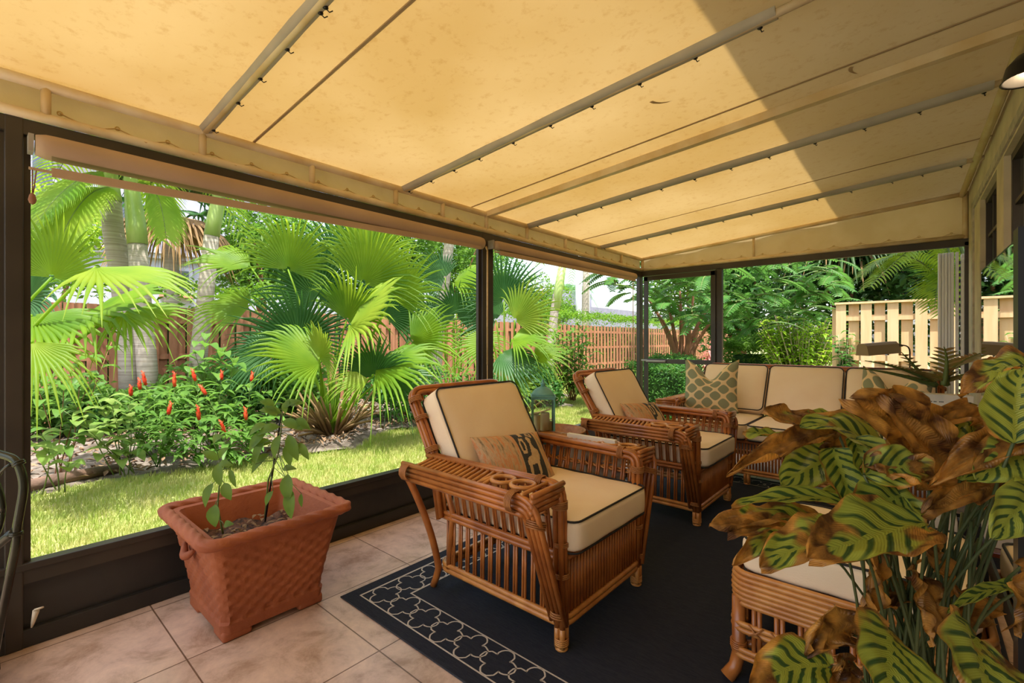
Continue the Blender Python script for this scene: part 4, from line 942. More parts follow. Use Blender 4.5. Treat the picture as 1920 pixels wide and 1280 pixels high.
# ================================================================== FURNITURE
def bundle(mb, path, pn, offs, r, n=7):
    path = [Vector(p) for p in path]; pn = Vector(pn).normalized(); m = len(path)
    for (a, b) in offs:
        q = []
        for i in range(m):
            T_ = (path[min(i+1, m-1)]-path[max(i-1, 0)]).normalized(); k = T_.cross(pn).normalized(); q.append(path[i]+pn*a+k*b)
        mb.tube(q, r, n)
def wrap(mb, c, d, R, L_, n=None, r=.0035):
    """coils of binding around an axis d at c"""
    c = Vector(c); d = Vector(d).normalized(); a = d.orthogonal().normalized(); b = d.cross(a); n = n or max(2, int(L_/(r*1.9)))
    for k in range(n):
        o = c+d*(L_*((k+.5)/n-.5)); mb.tube([o+(a*math.cos(t)+b*math.sin(t))*R for t in [2*PI*j/12 for j in range(12)]], r, 5, closed=True)
OFF4 = [(-.0125, -.0125), (.0125, -.0125), (.0125, .0125), (-.0125, .0125)]
ROW4 = [(0, -.036), (0, -.012), (0, .012), (0, .036)]
def rattan_seat(name, Wh, nseat, label, cat):
    root = empty(name, (0, 0, 0), 0, label, cat); D = .74
    mb = MB()
    for z, r, o in ((.098, .014, .0), (.124, .012, .004)): mb.tube(rrect(-D, -Wh-o, .012+o, Wh+o, .05, z, 5), r, 8, closed=True)
    mb.build('base_rail', M_rattan2, root)
    mb = MB()
    for z in (.365, .388): mb.tube(rrect(-D, -Wh-.012, .016, Wh+.012, .05, z, 5), .012, 8, closed=True)
    mb.build('seat_rail', M_rattan, root)
    mb = MB(); mb.box((-D+.02, -Wh+.01, .345), (0, Wh-.01, .372)); mb.build('seat_deck', M_black, root, False)
    for s in (-1, 1):
        # front legs
        for xs in ([0.0] if nseat == 1 else [0.0]):
            mb = MB(); bundle(mb, [(0, s*Wh, .012), (0, s*Wh, .10)], (1, 0, 0), OFF4, .0125); wrap(mb, (0, s*Wh, .035), (0, 0, 1), .027, .03); mb.lathe([(.024, 0), (.027, .004), (.024, .012)], (0, s*Wh, 0), 12)
            mb.build('leg', M_rattan2, root)
        mb = MB(); mb.tube(bez((-D-.035, s*(Wh+.195), .615), (-D+.015, s*(Wh+.07), .34), (-D+.0, s*(Wh+.015), .10), 10)+[(-D-.012, s*(Wh+.02), .05), (-D-.03, s*(Wh+.025), .004)], .0175, 9)
        mb.build('leg', M_rattan, root)
        mb = MB(); mb.tube([(-D+.06, s*(Wh+.05), .62), (-D+.10, s*(Wh+.01), .40), (-D+.06, s*Wh, .11)], .015, 8)
        # front post + inner arm rods
        p = roundpath([(0.0, s*Wh, .09), (.0, s*(Wh+.015), .655), (-D-.03, s*(Wh+.05), .655)], .055, 6)
        bundle(mb, p, (0, 1, 0), OFF4, .0125)
        # outer slanted post + outer arm rods
        p = roundpath([(-.005, s*(Wh+.012), .11), (-.01, s*(Wh+.195), .62), (-D-.04, s*(Wh+.205), .625)], .06, 6)
        bundle(mb, p, (0, 1, 0), [(0, -.030), (0, -.008), (0, .014), (0, .036)], .0118)
        mb.build('arm_frame', M_rattan, root)
        mb = MB()   # front crossing and slats
        for k in range(4): mb.tube([(.012-.003*k, s*(Wh+.005), .668-.022*k+.004), (.016-.003*k, s*(Wh+.10), .672-.022*k), (.004-.003*k, s*(Wh+.20), .662-.022*k)], .0115, 7)
        mb.build('arm_front', M_rattan, root); mb = MB(); n = 15
        for k in range(n):
            x = -D+.01+.031*k
            if x > -.27: break
            mb.tube([(x, s*(Wh+.035), .665), (x+.045, s*(Wh+.20), .655)], .0085, 6)
        mb.build('arm_slats', M_rattan2, root); mb = MB()
        mb.tube([(-.045, s*(Wh+.035), .668), (-.045, s*(Wh+.20), .66)], .009, 6); mb.build('arm_crossbar', M_rattan2, root); mb = MB()
        mb.tube([(-.275, s*(Wh+.035), .668), (-.275, s*(Wh+.20), .66)], .009, 6)
        mb.build('arm_crossbar', M_rattan2, root)
        for cx in (-.21, -.105):
            mb = MB(); cy = s*(Wh+.118)
            mb.tube([(cx+.048*math.cos(t), cy+.048*math.sin(t), .668) for t in [2*PI*j/20 for j in range(20)]], .009, 8, closed=True)
            for t in (.4, 2.0, 3.6, 5.2): mb.tube([(cx+.045*math.cos(t), cy+.045*math.sin(t), .66), (cx+.04*math.cos(t), cy+.04*math.sin(t), .57)], .005, 5)
            mb.tube([(cx+.042*math.cos(t), cy+.042*math.sin(t), .57) for t in [2*PI*j/16 for j in range(16)]], .006, 6, closed=True)
            mb.build('cup_ring', M_rattan2, root)
        mb = MB(); k = 0; x = -D+.05
        while x < -.03:
            dx = .014 if k % 2 else .036
            for z0, z1, y0, y1 in ((.125, .37, Wh, Wh), (.385, .64, Wh+.008, Wh+.055)):
                mb.tube([(x, s*y0, z0), (x+.004, s*y1, z1)], .0062, 6)
            x += dx; k += 1
        mb.build('side_spindles', M_rattan, root)
        mb = MB()
        for ph in (0, PI): mb.tube([(-D+.03+i*.0125, s*(Wh+.055+.006*math.cos(i*.9+ph)), .552+.008*math.sin(i*.9+ph)) for i in range(int((D-.05)/.0125))], .006, 5)
        mb.build('twisted_rail', M_rattan2, root)
        for args in [((0, s*(Wh+.014), .585), (0, 0, 1), .031, .035), ((0, s*(Wh+.004), .425), (0, 0, 1), .029, .02), ((0, s*Wh, .30), (0, 0, 1), .030, .022), ((-.085, s*(Wh+.198), .628), (1, 0, 0), .040, .035), ((-.09, s*(Wh+.02), .655), (1, 0, 0), .031, .035), ((-D, s*(Wh+.2), .622), (1, 0, 0), .038, .05), ((-.006, s*(Wh+.16), .545), (0, .35, 1), .038, .03), ((-.004, s*(Wh+.02), .145), (0, .2, 1), .03, .025), ((-D-.035, s*(Wh+.03), .69), (-.5, 0, .85), .033, .03), ((-D-.125, s*(Wh+.025), .84), (-.5, 0, .85), .031, .025), ((-D-.18, s*(Wh+.02), .93), (-.5, 0, .85), .031, .03)]:
            mb = MB(); wrap(mb, *args); mb.build('binding', M_wrap, root)
    mb = MB(); y = -Wh+.035
    while y < Wh-.03: mb.tube([(.008, y, .125), (.008, y, .36)], .0085, 6); y += .0245
    mb.build('front_spindles', M_rattan, root)
    if nseat > 1:
        for q in (-1, 1):
            y = q*Wh/3; mb = MB(); bundle(mb, [(0, y, .012), (0, y, .10)], (1, 0, 0), OFF4, .0125); mb.lathe([(.024, 0), (.027, .004), (.024, .012)], (0, y, 0), 12); mb.build('leg', M_rattan2, root)
    # back frame
    mb = MB(); tp = Vector((-D-.235, 0, .968))
    path = roundpath([(-D+.03, -Wh-.02, .36), (-D-.02, -Wh-.03, .66), (tp.x, -Wh-.01, tp.z), (tp.x, Wh+.01, tp.z), (-D-.02, Wh+.03, .66), (-D+.03, Wh+.02, .36)], .07, 6)
    bundle(mb, path, (.83, 0, .52), OFF4, .0125)
    mb.build('back_frame', M_rattan, root)
    mb = MB(); y = -Wh+.05
    while y < Wh-.04: mb.tube([(-D+.03, y, .38), (-D-.03, y, .66), (tp.x, y, tp.z)], .0065, 6); y += .05
    mb.tube([(-D-.02, -Wh, .655), (-D-.02, Wh, .655)], .012, 8); mb.build('back_spindles', M_rattan, root)
    a = math.radians(30); U = Vector((-math.sin(a), 0, math.cos(a))); N_ = Vector((math.cos(a), 0, math.sin(a)))
    w = 2*Wh/nseat
    for k in range(nseat):
        yc = -Wh+w*(k+.5)
        cushion('seat_cushion', .74, w-.008, .135, root, M=Matrix.Translation((-.305, yc, .452)), r=.05, puff=.13, seed=k)
        c = Vector((-.688, yc, .508))+U*.235+N_*.078
        cushion('back_cushion', w-.012, .495, .135, root, M=frame(c, Vector((0, 1, 0)), U, N_), r=.05, puff=.22, seed=k+5)
    return root
def copy_tree(o, parent=None):
    c = o.copy(); COL.objects.link(c); c.parent = parent
    for ch in list(o.children): copy_tree(ch, c)
    return c
chair = rattan_seat('rattan_armchair', .33, 1, 'rattan armchair with cream cushions nearest the terracotta planter', 'armchair'); chair['group'] = 'rattan armchairs facing the house'
c2 = copy_tree(chair); c2['label'] = 'rattan armchair with cream cushions between the tray table and the sofa'
chair.location = (1.65, 1.89, .008); c2.location = (1.61, 3.53, .008)
sofa = rattan_seat('rattan_sofa', .93, 3, 'three seat rattan sofa with cream black piped cushions along the far screen wall', 'sofa')
sofa.location = (1.925, 4.40, .008); sofa.rotation_euler = (0, 0, -PI/2)

# throw pillows
def pin(x, y, poly):
    c = False; j = len(poly)-1
    for i in range(len(poly)):
        if (poly[i][1] > y) != (poly[j][1] > y) and x < (poly[j][0]-poly[i][0])*(y-poly[i][1])/(poly[j][1]-poly[i][1])+poly[i][0]: c = not c
        j = i
    return c
# a small stylised standing animal in the dark band (band coordinates 0..1)
ANIMAL = [(.22, .06), (.30, .06), (.33, .28), (.58, .30), (.62, .06), (.70, .06), (.74, .34), (.84, .42), (.86, .56), (.72, .60), (.66, .70), (.72, .80), (.60, .88), (.50, .82), (.56, .70), (.50, .56), (.46, .46), (.24, .42), (.16, .34)]
LOOP1 = [(.10, .50), (.30, .50), (.38, .66), (.34, .82), (.18, .84), (.08, .70)]; LOOP1i = [(.16, .56), (.26, .57), (.30, .68), (.27, .76), (.19, .76), (.15, .68)]
LOOP2 = [(.28, .88), (.46, .88), (.46, .99), (.30, .99)]; LOOP3 = [(.62, .90), (.86, .82), (.90, .94), (.70, .98)]; LOOP3i = [(.70, .915), (.82, .88), (.84, .925), (.73, .95)]
def band(u, v):
    if .50 < u < .84:
        x = (u-.50)/.34; y = v
        if x < .04 or x > .96: return 1
        if pin(x, y, ANIMAL): return 2
        if pin(x, y, LOOP1) and not pin(x, y, LOOP1i): return 2
        if pin(x, y, LOOP2): return 2
        if pin(x, y, LOOP3) and not pin(x, y, LOOP3i): return 2
        return 1
    return 0
def lumbar(c, rz, roll, label):
    a = math.radians(38); x = Vector((math.sin(rz)*-1, math.cos(rz), 0)); nb = Vector((math.cos(rz)*math.cos(a), math.sin(rz)*math.cos(a), math.sin(a)))
    y = nb.cross(x); R_ = Matrix.Rotation(roll, 3, nb); x = R_ @ x; y = R_ @ y
    return pillow('lumbar_pillow', .45, .30, .13, [M_stripe, M_ink, M_tan], frame(Vector(c), x, y, nb), nx=110, ny=64, facefn=band, label=label, group='striped lumbar pillows with a dark animal band')
lumbar((1.16, 1.845, .632), math.radians(-8), math.radians(-4), 'striped lumbar pillow with dark animal band on the nearest armchair')
lumbar((1.12, 3.49, .632), math.radians(-8), math.radians(-4), 'striped lumbar pillow with dark animal band on the armchair by the sofa')
def big_pillow(c, rz, label, lean=.30):
    nb = Vector((math.sin(rz)*math.cos(lean), -math.cos(rz)*math.cos(lean), math.sin(lean))); x = Vector((math.cos(rz), math.sin(rz), 0)); y = nb.cross(x)
    return pillow('throw_pillow', .50, .47, .16, [M_ogee], frame(Vector(c), x, y, nb), nx=30, ny=30, notch=.14, ear=.06, label=label, group='sage ogee pillows with pinched tops')
big_pillow((1.20, 4.74, .785), math.radians(12), 'sage and cream ogee patterned pillow at the left end of the sofa')
big_pillow((2.58, 4.80, .755), math.radians(-22), 'sage and cream ogee patterned pillow at the right end of the sofa')

# magazines in the pocket of the nearest armchair's far arm
mb = MB(); mb.box((-.30, -.014, -.19), (.02, .014, .04), bev=.003); o = mb.build('magazine', M_paper, None, False); o.location = (1.45, 2.345, .658); tag(o, 'cream magazine standing in the far arm of the nearest armchair', 'magazine')
mb = MB(); mb.box((-.12, -.008, -.18), (.12, .008, .0), bev=.002); o = mb.build('magazine', M_book2, None, False); o.location = (1.42, 2.31, .64); tag(o, 'dark patterned magazine in front of the cream one in the armchair pocket', 'magazine')

# ---- tray table, lantern, candles
tcn = Vector((.842, 2.623, .02)); root = empty('tray_table', tcn, 0, 'round woven rattan tray table between the two armchairs', 'table')
mb = MB(); prof = [(.0, .555), (.205, .555), (.21, .56), (.218, .612), (.213, .620), (.207, .612), (.200, .572), (.0, .570)]; mb.lathe(prof, (0, 0, 0), 40); 
for r_, z in ((.216, .618), (.211, .562)): mb.tube([(r_*math.cos(t), r_*math.sin(t), z) for t in [2*PI*j/40 for j in range(40)]], .0055, 6, closed=True)
for z in (.574, .583, .592, .601): mb.tube([((.2165+.002*math.sin(j*PI))*math.cos(t), .2165*math.sin(t), z) for j, t in enumerate([2*PI*j/40 for j in range(40)])], .0038, 5, closed=True)
mb.build('tray', M_wrap, root)
for s in (0, 1):
    mb = MB(); a0 = math.radians(20)+s*PI
    mb.tube([(.219*math.cos(a0+t), .219*math.sin(a0+t), .592+.012*math.cos(t*8)) for t in [-.2+.05*j for j in range(9)]], .006, 6); mb.build('tray_handle', M_black, root)
for k in range(3):
    a = 2*PI*k/3+.5; mb = MB(); mb.tube([(.10*math.cos(a), .10*math.sin(a), .555), (.06*math.cos(a), .06*math.sin(a), .30), (.19*math.cos(a), .19*math.sin(a), -.02)], .014, 8); mb.build('leg', M_rattan, root)
mb = MB(); mb.tube([(.065*math.cos(t), .065*math.sin(t), .30) for t in [2*PI*j/16 for j in range(16)]], .009, 6, closed=True); mb.build('stretcher_ring', M_rattan2, root)
lc = P(1018, 638, 3.06); lc.z = .5905; rot = math.radians(40)
root = empty('lantern', lc, rot, 'teal green metal lantern with glass panes standing on the round tray', 'lantern'); root.scale = (1, 1, 1.1)
h = .068
mb = MB(); mb.box((-h-.012, -h-.012, 0), (h+.012, h+.012, .018), bev=.003); mb.box((-h-.004, -h-.004, .016), (h+.004, h+.004, .028)); mb.build('base', M_green_metal, root, False)
mb = MB()
for sx in (-1, 1):
    for sy in (-1, 1): mb.box((sx*h-.006, sy*h-.006, .02), (sx*h+.006, sy*h+.006, .262))
mb.box((-h-.008, -h-.008, .256), (h+.008, h+.008, .27), bev=.002); mb.box((-h-.013, -h-.013, .268), (h+.013, h+.013, .276), bev=.002); mb.build('frame', M_green_metal, root, False)
mb = MB(); mb.sq([(h+.006, .275), (h-.004, .292), (h-.018, .308), (h-.036, .318), (.020, .324), (.012, .330)]); mb.lathe([(.017, .324), (.013, .336), (.02, .342), (.011, .348), (.007, .356), (.009, .363), (.002, .372)], (0, 0, 0), 14); mb.build('roof', M_green_metal, root)
mb = MB()
for s in (-1, 1): mb.box((s*h-.001, -h+.006, .028), (s*h+.001, h-.006, .256)); mb.box((-h+.006, s*h-.001, .028), (h-.006, s*h+.001, .256))
mb.build('glass_pane', M_glass, root, False)
def candle(x, y, r, h_, label):
    mb = MB(); mb.lathe([(r*.97, 0), (r, .006), (r, h_-.01), (r*.96, h_-.002), (r*.85, h_), (r*.7, h_-.006), (.001, h_-.008)], (0, 0, 0), 20); mb.tube([(0, 0, h_-.01), (0, 0, h_+.006)], .0012, 5)
    v = Matrix.Rotation(rot, 3, 'Z') @ Vector((x, y, .028)); o = mb.build('candle', M_wax); o.location = lc+v; tag(o, label, 'candle', 'pillar candles inside the lantern')
candle(.012, -.02, .030, .165, 'tallest cream pillar candle inside the teal lantern'); candle(-.034, .026, .024, .142, 'slimmer cream candle at the left inside the teal lantern'); candle(.038, .034, .022, .10, 'short cream candle at the right inside the teal lantern')

# ---- terracotta planter
root = empty('terracotta_planter', (.355, .893, 0), 0, 'large square terracotta planter with rope rim and basket weave sides', 'planter')
def sqring(hx_, hy_, z, r_, n=5): return [(x, y, z) for x, y, _ in rrect(-hx_, -hy_, hx_, hy_, r_, 0, n)]
# walls (outer then inner)
NS = 52
def sqloop(hx_, hy_, z, weave=0, r_=.02):
    base = []
    per = [(hx_, -hy_), (hx_, hy_), (-hx_, hy_), (-hx_, -hy_)]
    for k in range(4):
        a = Vector(per[k]); b = Vector(per[(k+1) % 4]); nrm = Vector(((b-a).y, -(b-a).x)).normalized()
        for i in range(NS):
            p = a.lerp(b, i/NS)
            w = weave*(1 if (int(i/NS*13) + int(z/.026)) % 2 else -.35)*(1 if 1 < i < NS-1 else 0)
            p = p+nrm*w; cr = min(i, NS-i)/NS
            if cr < .06: p = p-(p.normalized()*(.06-cr)*.25)
            base.append((p.x, p.y, z))
    return base
mb = MB(); loops = []
def half(z): return (.213+(.295-.213)*(z/.43)**1.25, .203+(.277-.203)*(z/.43)**1.25)
zs = [.03+.40*i/46 for i in range(47)]
loops.append(sqloop(.205, .195, .03))
for z in zs: hx_, hy_ = half(z); bulge = .010 if z < .075 else 0; loops.append(sqloop(hx_+bulge, hy_+bulge, z, .004 if .08 < z < .38 else 0))
hx_, hy_ = half(.43); loops += [sqloop(hx_+.01, hy_+.01, .44), sqloop(hx_-.005, hy_-.005, .455), sqloop(hx_-.025, hy_-.025, .45), sqloop(.245, .232, .38), sqloop(.225, .215, .28)]
V = [p for l in loops for p in l]; m = NS*4; Fs = [(i*m+k, i*m+(k+1) % m, (i+1)*m+(k+1) % m, (i+1)*m+k) for i in range(len(loops)-1) for k in range(m)]
Fs.append(tuple(range(m-1, -1, -1))); mb.add(V, Fs)
mb.build('body', M_terra, root, True, 40)
# rope rim: twisted ring
mb = MB(); ring = [Vector(p) for p in rrect(-.318, -.30, .318, .30, .05, .452, 7)]
dense = []
for i in range(len(ring)):
    a, b = ring[i], ring[(i+1) % len(ring)]; n = max(1, int((b-a).length/.008))
    dense += [a.lerp(b, j/n) for j in range(n)]
V = []; n = 22; m = len(dense)
for i, p in enumerate(dense):
    T_ = (dense[(i+1) % m]-dense[i-1]).normalized(); u = Vector((0, 0, 1)); s = T_.cross(u)
    for k in range(n):
        th = 2*PI*k/n; rr2 = .026*(1+.13*math.cos(4*(th)+i*.62)); V.append(p+s*math.cos(th)*rr2+u*math.sin(th)*rr2*.85)
mb.add(V, [(i*n+k, i*n+(k+1) % n, ((i+1) % m)*n+(k+1) % n, ((i+1) % m)*n+k) for i in range(m) for k in range(n)]); mb.build('rope_rim', M_terra, root)
for sx in (-1, 1):
    for sy in (-1, 1):
        mb = MB(); x, y = sx*.165, sy*.157; mb.box((x-.06, y-.058, 0), (x+.06, y+.058, .045), bev=.012); mb.build('foot', M_terra, root)
# lion mask style handle lump on near side face
mb = MB(); mb.tube([(-.06+.02*i, -.272-.018*math.sin(PI*i/6), .36-.035*math.sin(PI*i/6)) for i in range(7)], [.008, .014, .017, .018, .017, .014, .008], 8); mb.build('swag_handle', M_terra, root)
nx = 14; V = []; 
for j in range(nx+1):
    for i in range(nx+1): x = -.235+.47*i/nx; y = -.222+.444*j/nx; V.append((x, y, .325+.016*math.sin(x*23+y*31)+.012*math.sin(x*51-y*17)))
mb = MB(); mb.add(V, [(j*(nx+1)+i, j*(nx+1)+i+1, (j+1)*(nx+1)+i+1, (j+1)*(nx+1)+i) for j in range(nx) for i in range(nx)]); mb.build('soil', M_soil, root)
mb = MB(); rnd = random.Random(8)
for k in range(60):
    x, y = rnd.uniform(-.2, .2), rnd.uniform(-.19, .19); leafy_blade(mb, (x, y, .345), (rnd.uniform(-1, 1), rnd.uniform(-1, 1), rnd.uniform(0, .5)), (0, 0, 1), rnd.uniform(.02, .05), .018, .2, 3)
o = mb.build('dry_leaf_scraps', L_dry, None); o.location = (.355, .893, 0); o['kind'] = 'stuff'; tag(o, 'dry leaf scraps on the soil inside the terracotta planter', 'leaf litter')
def seedling(base, pts, leaves, label, stick=None, mat=None):
    B = Vector(base); root = empty('seedling', B, 0, label, 'plant', 'seedlings in the terracotta planter'); mb = MB()
    P_ = [Vector(p)-B for p in pts]; path = []
    for a, b in zip(P_, P_[1:]): path += [a.lerp(b, i/4) for i in range(4)]
    path.append(P_[-1]); mb.tube(path, [.0045-.003*i/len(path) for i in range(len(path))], 6)
    ml = MB()
    for (px, py, t, dx, dz, L_, W_) in leaves:
        q = P(px, py, t)-B; d = RGT*dx+Vector((0, 0, 1))*dz-FWD*.15; near = min(path, key=lambda p_: (p_-q).length); mb.tube([near, near.lerp(q, .6)+Vector((0, 0, .006)), q], .0017, 4)
        leafy_blade(ml, q, d, -FWD*.8+Vector((0, 0, .6)), L_, W_, .15, 6)
    mb.build('stem', M_stem, root); ml.build('foliage', mat or L_calthin, root)
    return root
t1 = 2.08
seedling((P(497, 972, 2.2)), [P(497, 972, 2.2), P(503, 900, 2.15), P(522, 850, 2.12), P(528, 800, 2.1), P(530, 757, 2.1)],
    [(528, 775, 2.1, -.9, .3, .10, .04), (532, 765, 2.1, .8, .5, .09, .04), (530, 790, 2.1, .9, -.2, .10, .045), (525, 800, 2.1, -.9, -.2, .10, .045), (500, 810, 2.1, -.7, -.7, .10, .05), (540, 815, 2.08, .5, -.9, .11, .05),
     (478, 870, 2.05, .4, .9, .09, .035), (505, 850, 2.1, -.6, -.6, .10, .045), (540, 830, 2.1, .2, -1, .09, .045), (530, 880, 2.05, .8, .2, .07, .03), (540, 888, 2.0, .1, -1, .10, .055), (545, 915, 2.0, .1, -1, .11, .05), (512, 920, 2.05, -.4, -.8, .06, .03),
     (535, 775, 2.1, .3, .9, .08, .035), (520, 780, 2.1, -.5, .6, .08, .035), (550, 800, 2.1, .9, .1, .08, .04), (545, 850, 2.1, .9, .2, .07, .025), (565, 925, 2.05, .1, -.9, .05, .02), (510, 830, 2.1, -.9, .0, .09, .04),
     (515, 760, 2.1, -.8, .4, .07, .035), (545, 760, 2.1, .9, .3, .07, .035), (500, 795, 2.1, -.8, -.4, .08, .04), (555, 785, 2.1, .8, -.4, .08, .035), (495, 830, 2.08, -.5, -.9, .08, .04), (560, 830, 2.08, .6, -.7, .08, .035), (510, 770, 2.12, -.4, .9, .06, .03), (525, 815, 2.06, -.2, -1, .09, .04)],
    'taller leafy seedling at the right side of the terracotta planter')
seedling((P(418, 1000, 2.0)), [P(418, 1000, 2.0), P(408, 950, 1.98), P(412, 900, 2.0), P(412, 862, 2.0)],
    [(410, 868, 2.0, .2, -1, .085, .045), (410, 870, 2.0, .9, .1, .07, .03), (400, 905, 1.98, -.3, -1, .09, .04), (420, 905, 1.98, .5, -.8, .07, .045), (404, 945, 1.95, .1, -1, .08, .055), (410, 862, 2.0, -.7, .6, .08, .035), (412, 860, 2.0, .6, .8, .08, .035),
     (420, 985, 1.95, .8, .3, .05, .03), (432, 880, 2.0, .4, -.8, .07, .025), (400, 830, 2.0, .6, .5, .07, .04)],
    'shorter seedling at the left side of the terracotta planter')
mb = MB(); mb.tube([P(497, 978, 2.17), P(528, 772, 2.14)], .004, 6); tag(mb.build('plant_stake', M_black), 'thin black stake beside the taller seedling', 'stake')

# ---- rug
RX0, RX1, RY0, RY1 = .615, 3.0, 1.18, 4.64
root = empty('area_rug', ((RX0+RX1)/2, (RY0+RY1)/2, 0), 0, 'large navy area rug with a cream quatrefoil border', 'rug')
hx_, hy_ = (RX1-RX0)/2, (RY1-RY0)/2
mb = MB(); mb.box((-hx_, -hy_, 0), (hx_, hy_, .0075), bev=.002); mb.build('field', M_rug, root, False)
mb = MB()
def ribbon(pts, w, z=.0082, closed=True):
    pts = [Vector((p[0], p[1])) for p in pts]; m = len(pts); V = []
    for i in range(m):
        a = pts[i-1] if (closed or i) else pts[i]; b = pts[(i+1) % m] if (closed or i < m-1) else pts[i]; t = (b-a).normalized(); n_ = Vector((-t.y, t.x))*w/2
        if closed and abs((pts[i]-a).normalized().dot((b-pts[i]).normalized())) < .1: n_ *= 1.414
        V += [(pts[i].x+n_.x, pts[i].y+n_.y, z), (pts[i].x-n_.x, pts[i].y-n_.y, z)]
    mb.add(V, [(2*i, 2*i+1, 2*((i+1) % m)+1, 2*((i+1) % m)) for i in range(m if closed else m-1)])
for d in (.066, .238): ribbon([(-hx_+d, -hy_+d), (hx_-d, -hy_+d), (hx_-d, hy_-d), (-hx_+d, hy_-d)], .0085)
def quatre(cx, cy, R, rot=0):
    pts = []; r = R*.45/.9; c = R*.575
    for k in range(4):
        a0 = rot+k*PI/2; cxk, cyk = cx+c*math.cos(a0), cy+c*math.sin(a0)
        for i in range(11):
            a = a0+math.radians(-112+224*i/10); wob = 1+.03*math.sin(i*3+k); pts.append((cxk+r*.9*math.cos(a)*wob, cyk+r*.9*math.sin(a)*wob))
    ribbon(pts, .0065)
m_ = .152; nxq = 14; nyq = 21
for i in range(nxq+1):
    x = -hx_+m_+(2*hx_-2*m_)*i/nxq
    for y in (-hy_+m_, hy_-m_): quatre(x, y, .080, 0)
for j in range(1, nyq):
    y = -hy_+m_+(2*hy_-2*m_)*j/nyq
    for x in (-hx_+m_, hx_-m_): quatre(x, y, .080, 0)
mb.build('border_pattern', M_rugline, root, False)
mb = MB(); mb.tube([(-hx_, -hy_, .004), (hx_, -hy_, .004), (hx_, hy_, .004), (-hx_, hy_, .004)], .004, 6, closed=True); mb.build('binding', M_rugedge, root)

# ---- ottoman
ox0, ox1, oy0, oy1 = 2.215, 2.90, 1.84, 2.47
root = empty('rattan_ottoman', ((ox0+ox1)/2, (oy0+oy1)/2, .008), 0, 'rattan ottoman with a thick cream cushion behind the big foreground plant', 'ottoman')
ax, ay = (ox1-ox0)/2, (oy1-oy0)/2
mb = MB()
for k in range(7): o_ = .004*math.sin(k*PI/6); mb.tube(rrect(-ax-o_, -ay-o_, ax+o_, ay+o_, .06, .285+.0185*k, 5), .0105, 8, closed=True)
mb.box((-ax+.01, -ay+.01, .29), (ax-.01, ay-.01, .37)); mb.build('top_band', M_rattan2, root)
for sx in (-1, 1):
    for sy in (-1, 1):
        mb = MB(); mb.tube([(sx*(ax-.02), sy*(ay-.02), .30), (sx*(ax-.02), sy*(ay-.02), .09), (sx*(ax-.01), sy*(ay-.01), .04), (sx*(ax+.012), sy*(ay+.012), .004)], [.024, .024, .023, .026], 12)
        wrap(mb, (sx*(ax-.02), sy*(ay-.02), .125), (0, 0, 1), .027, .03); mb.build('leg', M_rattan, root)
mb = MB()
for z in (.095, .117, .19, .212): mb.tube(rrect(-ax-.003, -ay-.003, ax+.003, ay+.003, .05, z, 5), .0105, 8, closed=True)
mb.build('rail', M_rattan2, root)
def sp(x, y, dx, dy):
    for q in (-.009, .009): mb.tube([(x+dx*q, y+dy*q, .10), (x+dx*q, y+dy*q, .29)], .0085, 6)
    nx_, ny_ = (dy, dx); sgn = (1 if (x*nx_+y*ny_) > 0 else -1)
    for q in (-1, 1): mw.tube([(x+dx*.024*q+nx_*sgn*.010, y+dy*.024*q+ny_*sgn*.010, .182), (x+nx_*sgn*.021, y+ny_*sgn*.021, .201), (x-dx*.024*q+nx_*sgn*.010, y-dy*.024*q+ny_*sgn*.010, .222)], .0032, 5)
for sd_ in range(4):
    mb = MB(); mw = MB(); lim = ax if sd_ < 2 else ay; k = -lim+.085
    while k < lim-.05: sp(*[(k, -ay, 1, 0), (k, ay, 1, 0), (-ax, k, 0, 1), (ax, k, 0, 1)][sd_]); k += .072
    mb.build('spindles', M_rattan, root); mw.build('cross_binding', M_wrap, root)
mb = MB(); mb.tube([(-ax+.02, -ay+.02, .12), (ax-.02, ay-.02, .12)], .014, 8); mb.tube([(ax-.02, -ay+.02, .135), (-ax+.02, ay-.02, .135)], .014, 8); mb.build('cross_brace', M_rattan, root)
cushion('seat_cushion', 2*ax-.05, 2*ay-.04, .13, root, M=Matrix.Translation((0, 0, .452)), r=.05, puff=.13)

# ---- mahogany side table, box, dried palm planter
root = empty('side_table', (2.83, 3.52, .008), 0, 'dark red mahogany side table right of the sofa front', 'table')
ax, ay = .235, .28
mb = MB(); mb.box((-ax, -ay, .69), (ax, ay, .715), bev=.006); mb.box((-ax+.012, -ay+.012, .675), (ax-.012, ay-.012, .69)); mb.build('top', M_mahog, root, True, 30)
mb = MB(); mb.box((-ax+.025, -ay+.025, .57), (ax-.025, ay-.025, .678)); mb.build('apron', M_mahog, root, False)
mb = MB(); mb.box((-ax+.05, -ay+.018, .585), (ax-.05, -ay+.03, .665), bev=.004); mb.lathe([(.006, 0), (.006, .01), (.012, .016), (.008, .024), (.0, .026)], (0, 0, 0), 12)
V2 = [(v[0], v[1], v[2]) for v in mb.v]; mb.v = V2; dr = mb.build('drawer', M_mahog, root, False)
for sx in (-1, 1):
    for sy in (-1, 1): mb = MB(); mb.sq([(.014, 0), (.022, .18), (.024, .58)], (sx*(ax-.04), sy*(ay-.04), 0)); mb.build('leg', M_mahog, root, False)
mb = MB(); mb.box((-ax+.02, -ay+.02, .185), (ax-.02, ay-.02, .21), bev=.004); mb.build('shelf', M_mahog, root, False)
o = MB().box((-.09, -.07, 0), (.09, .07, .10), bev=.004).build('storage_box', M_paper, None, False); o.location = (2.80, 3.40, .2185); tag(o, 'white box on the lower shelf of the mahogany table', 'box')
o = MB().box((-.05, -.04, 0), (.05, .04, .09), bev=.01).build('storage_box', M_black, None, False); o.location = (2.94, 3.42, .2185); tag(o, 'small black box on the lower shelf beside the white one', 'box')
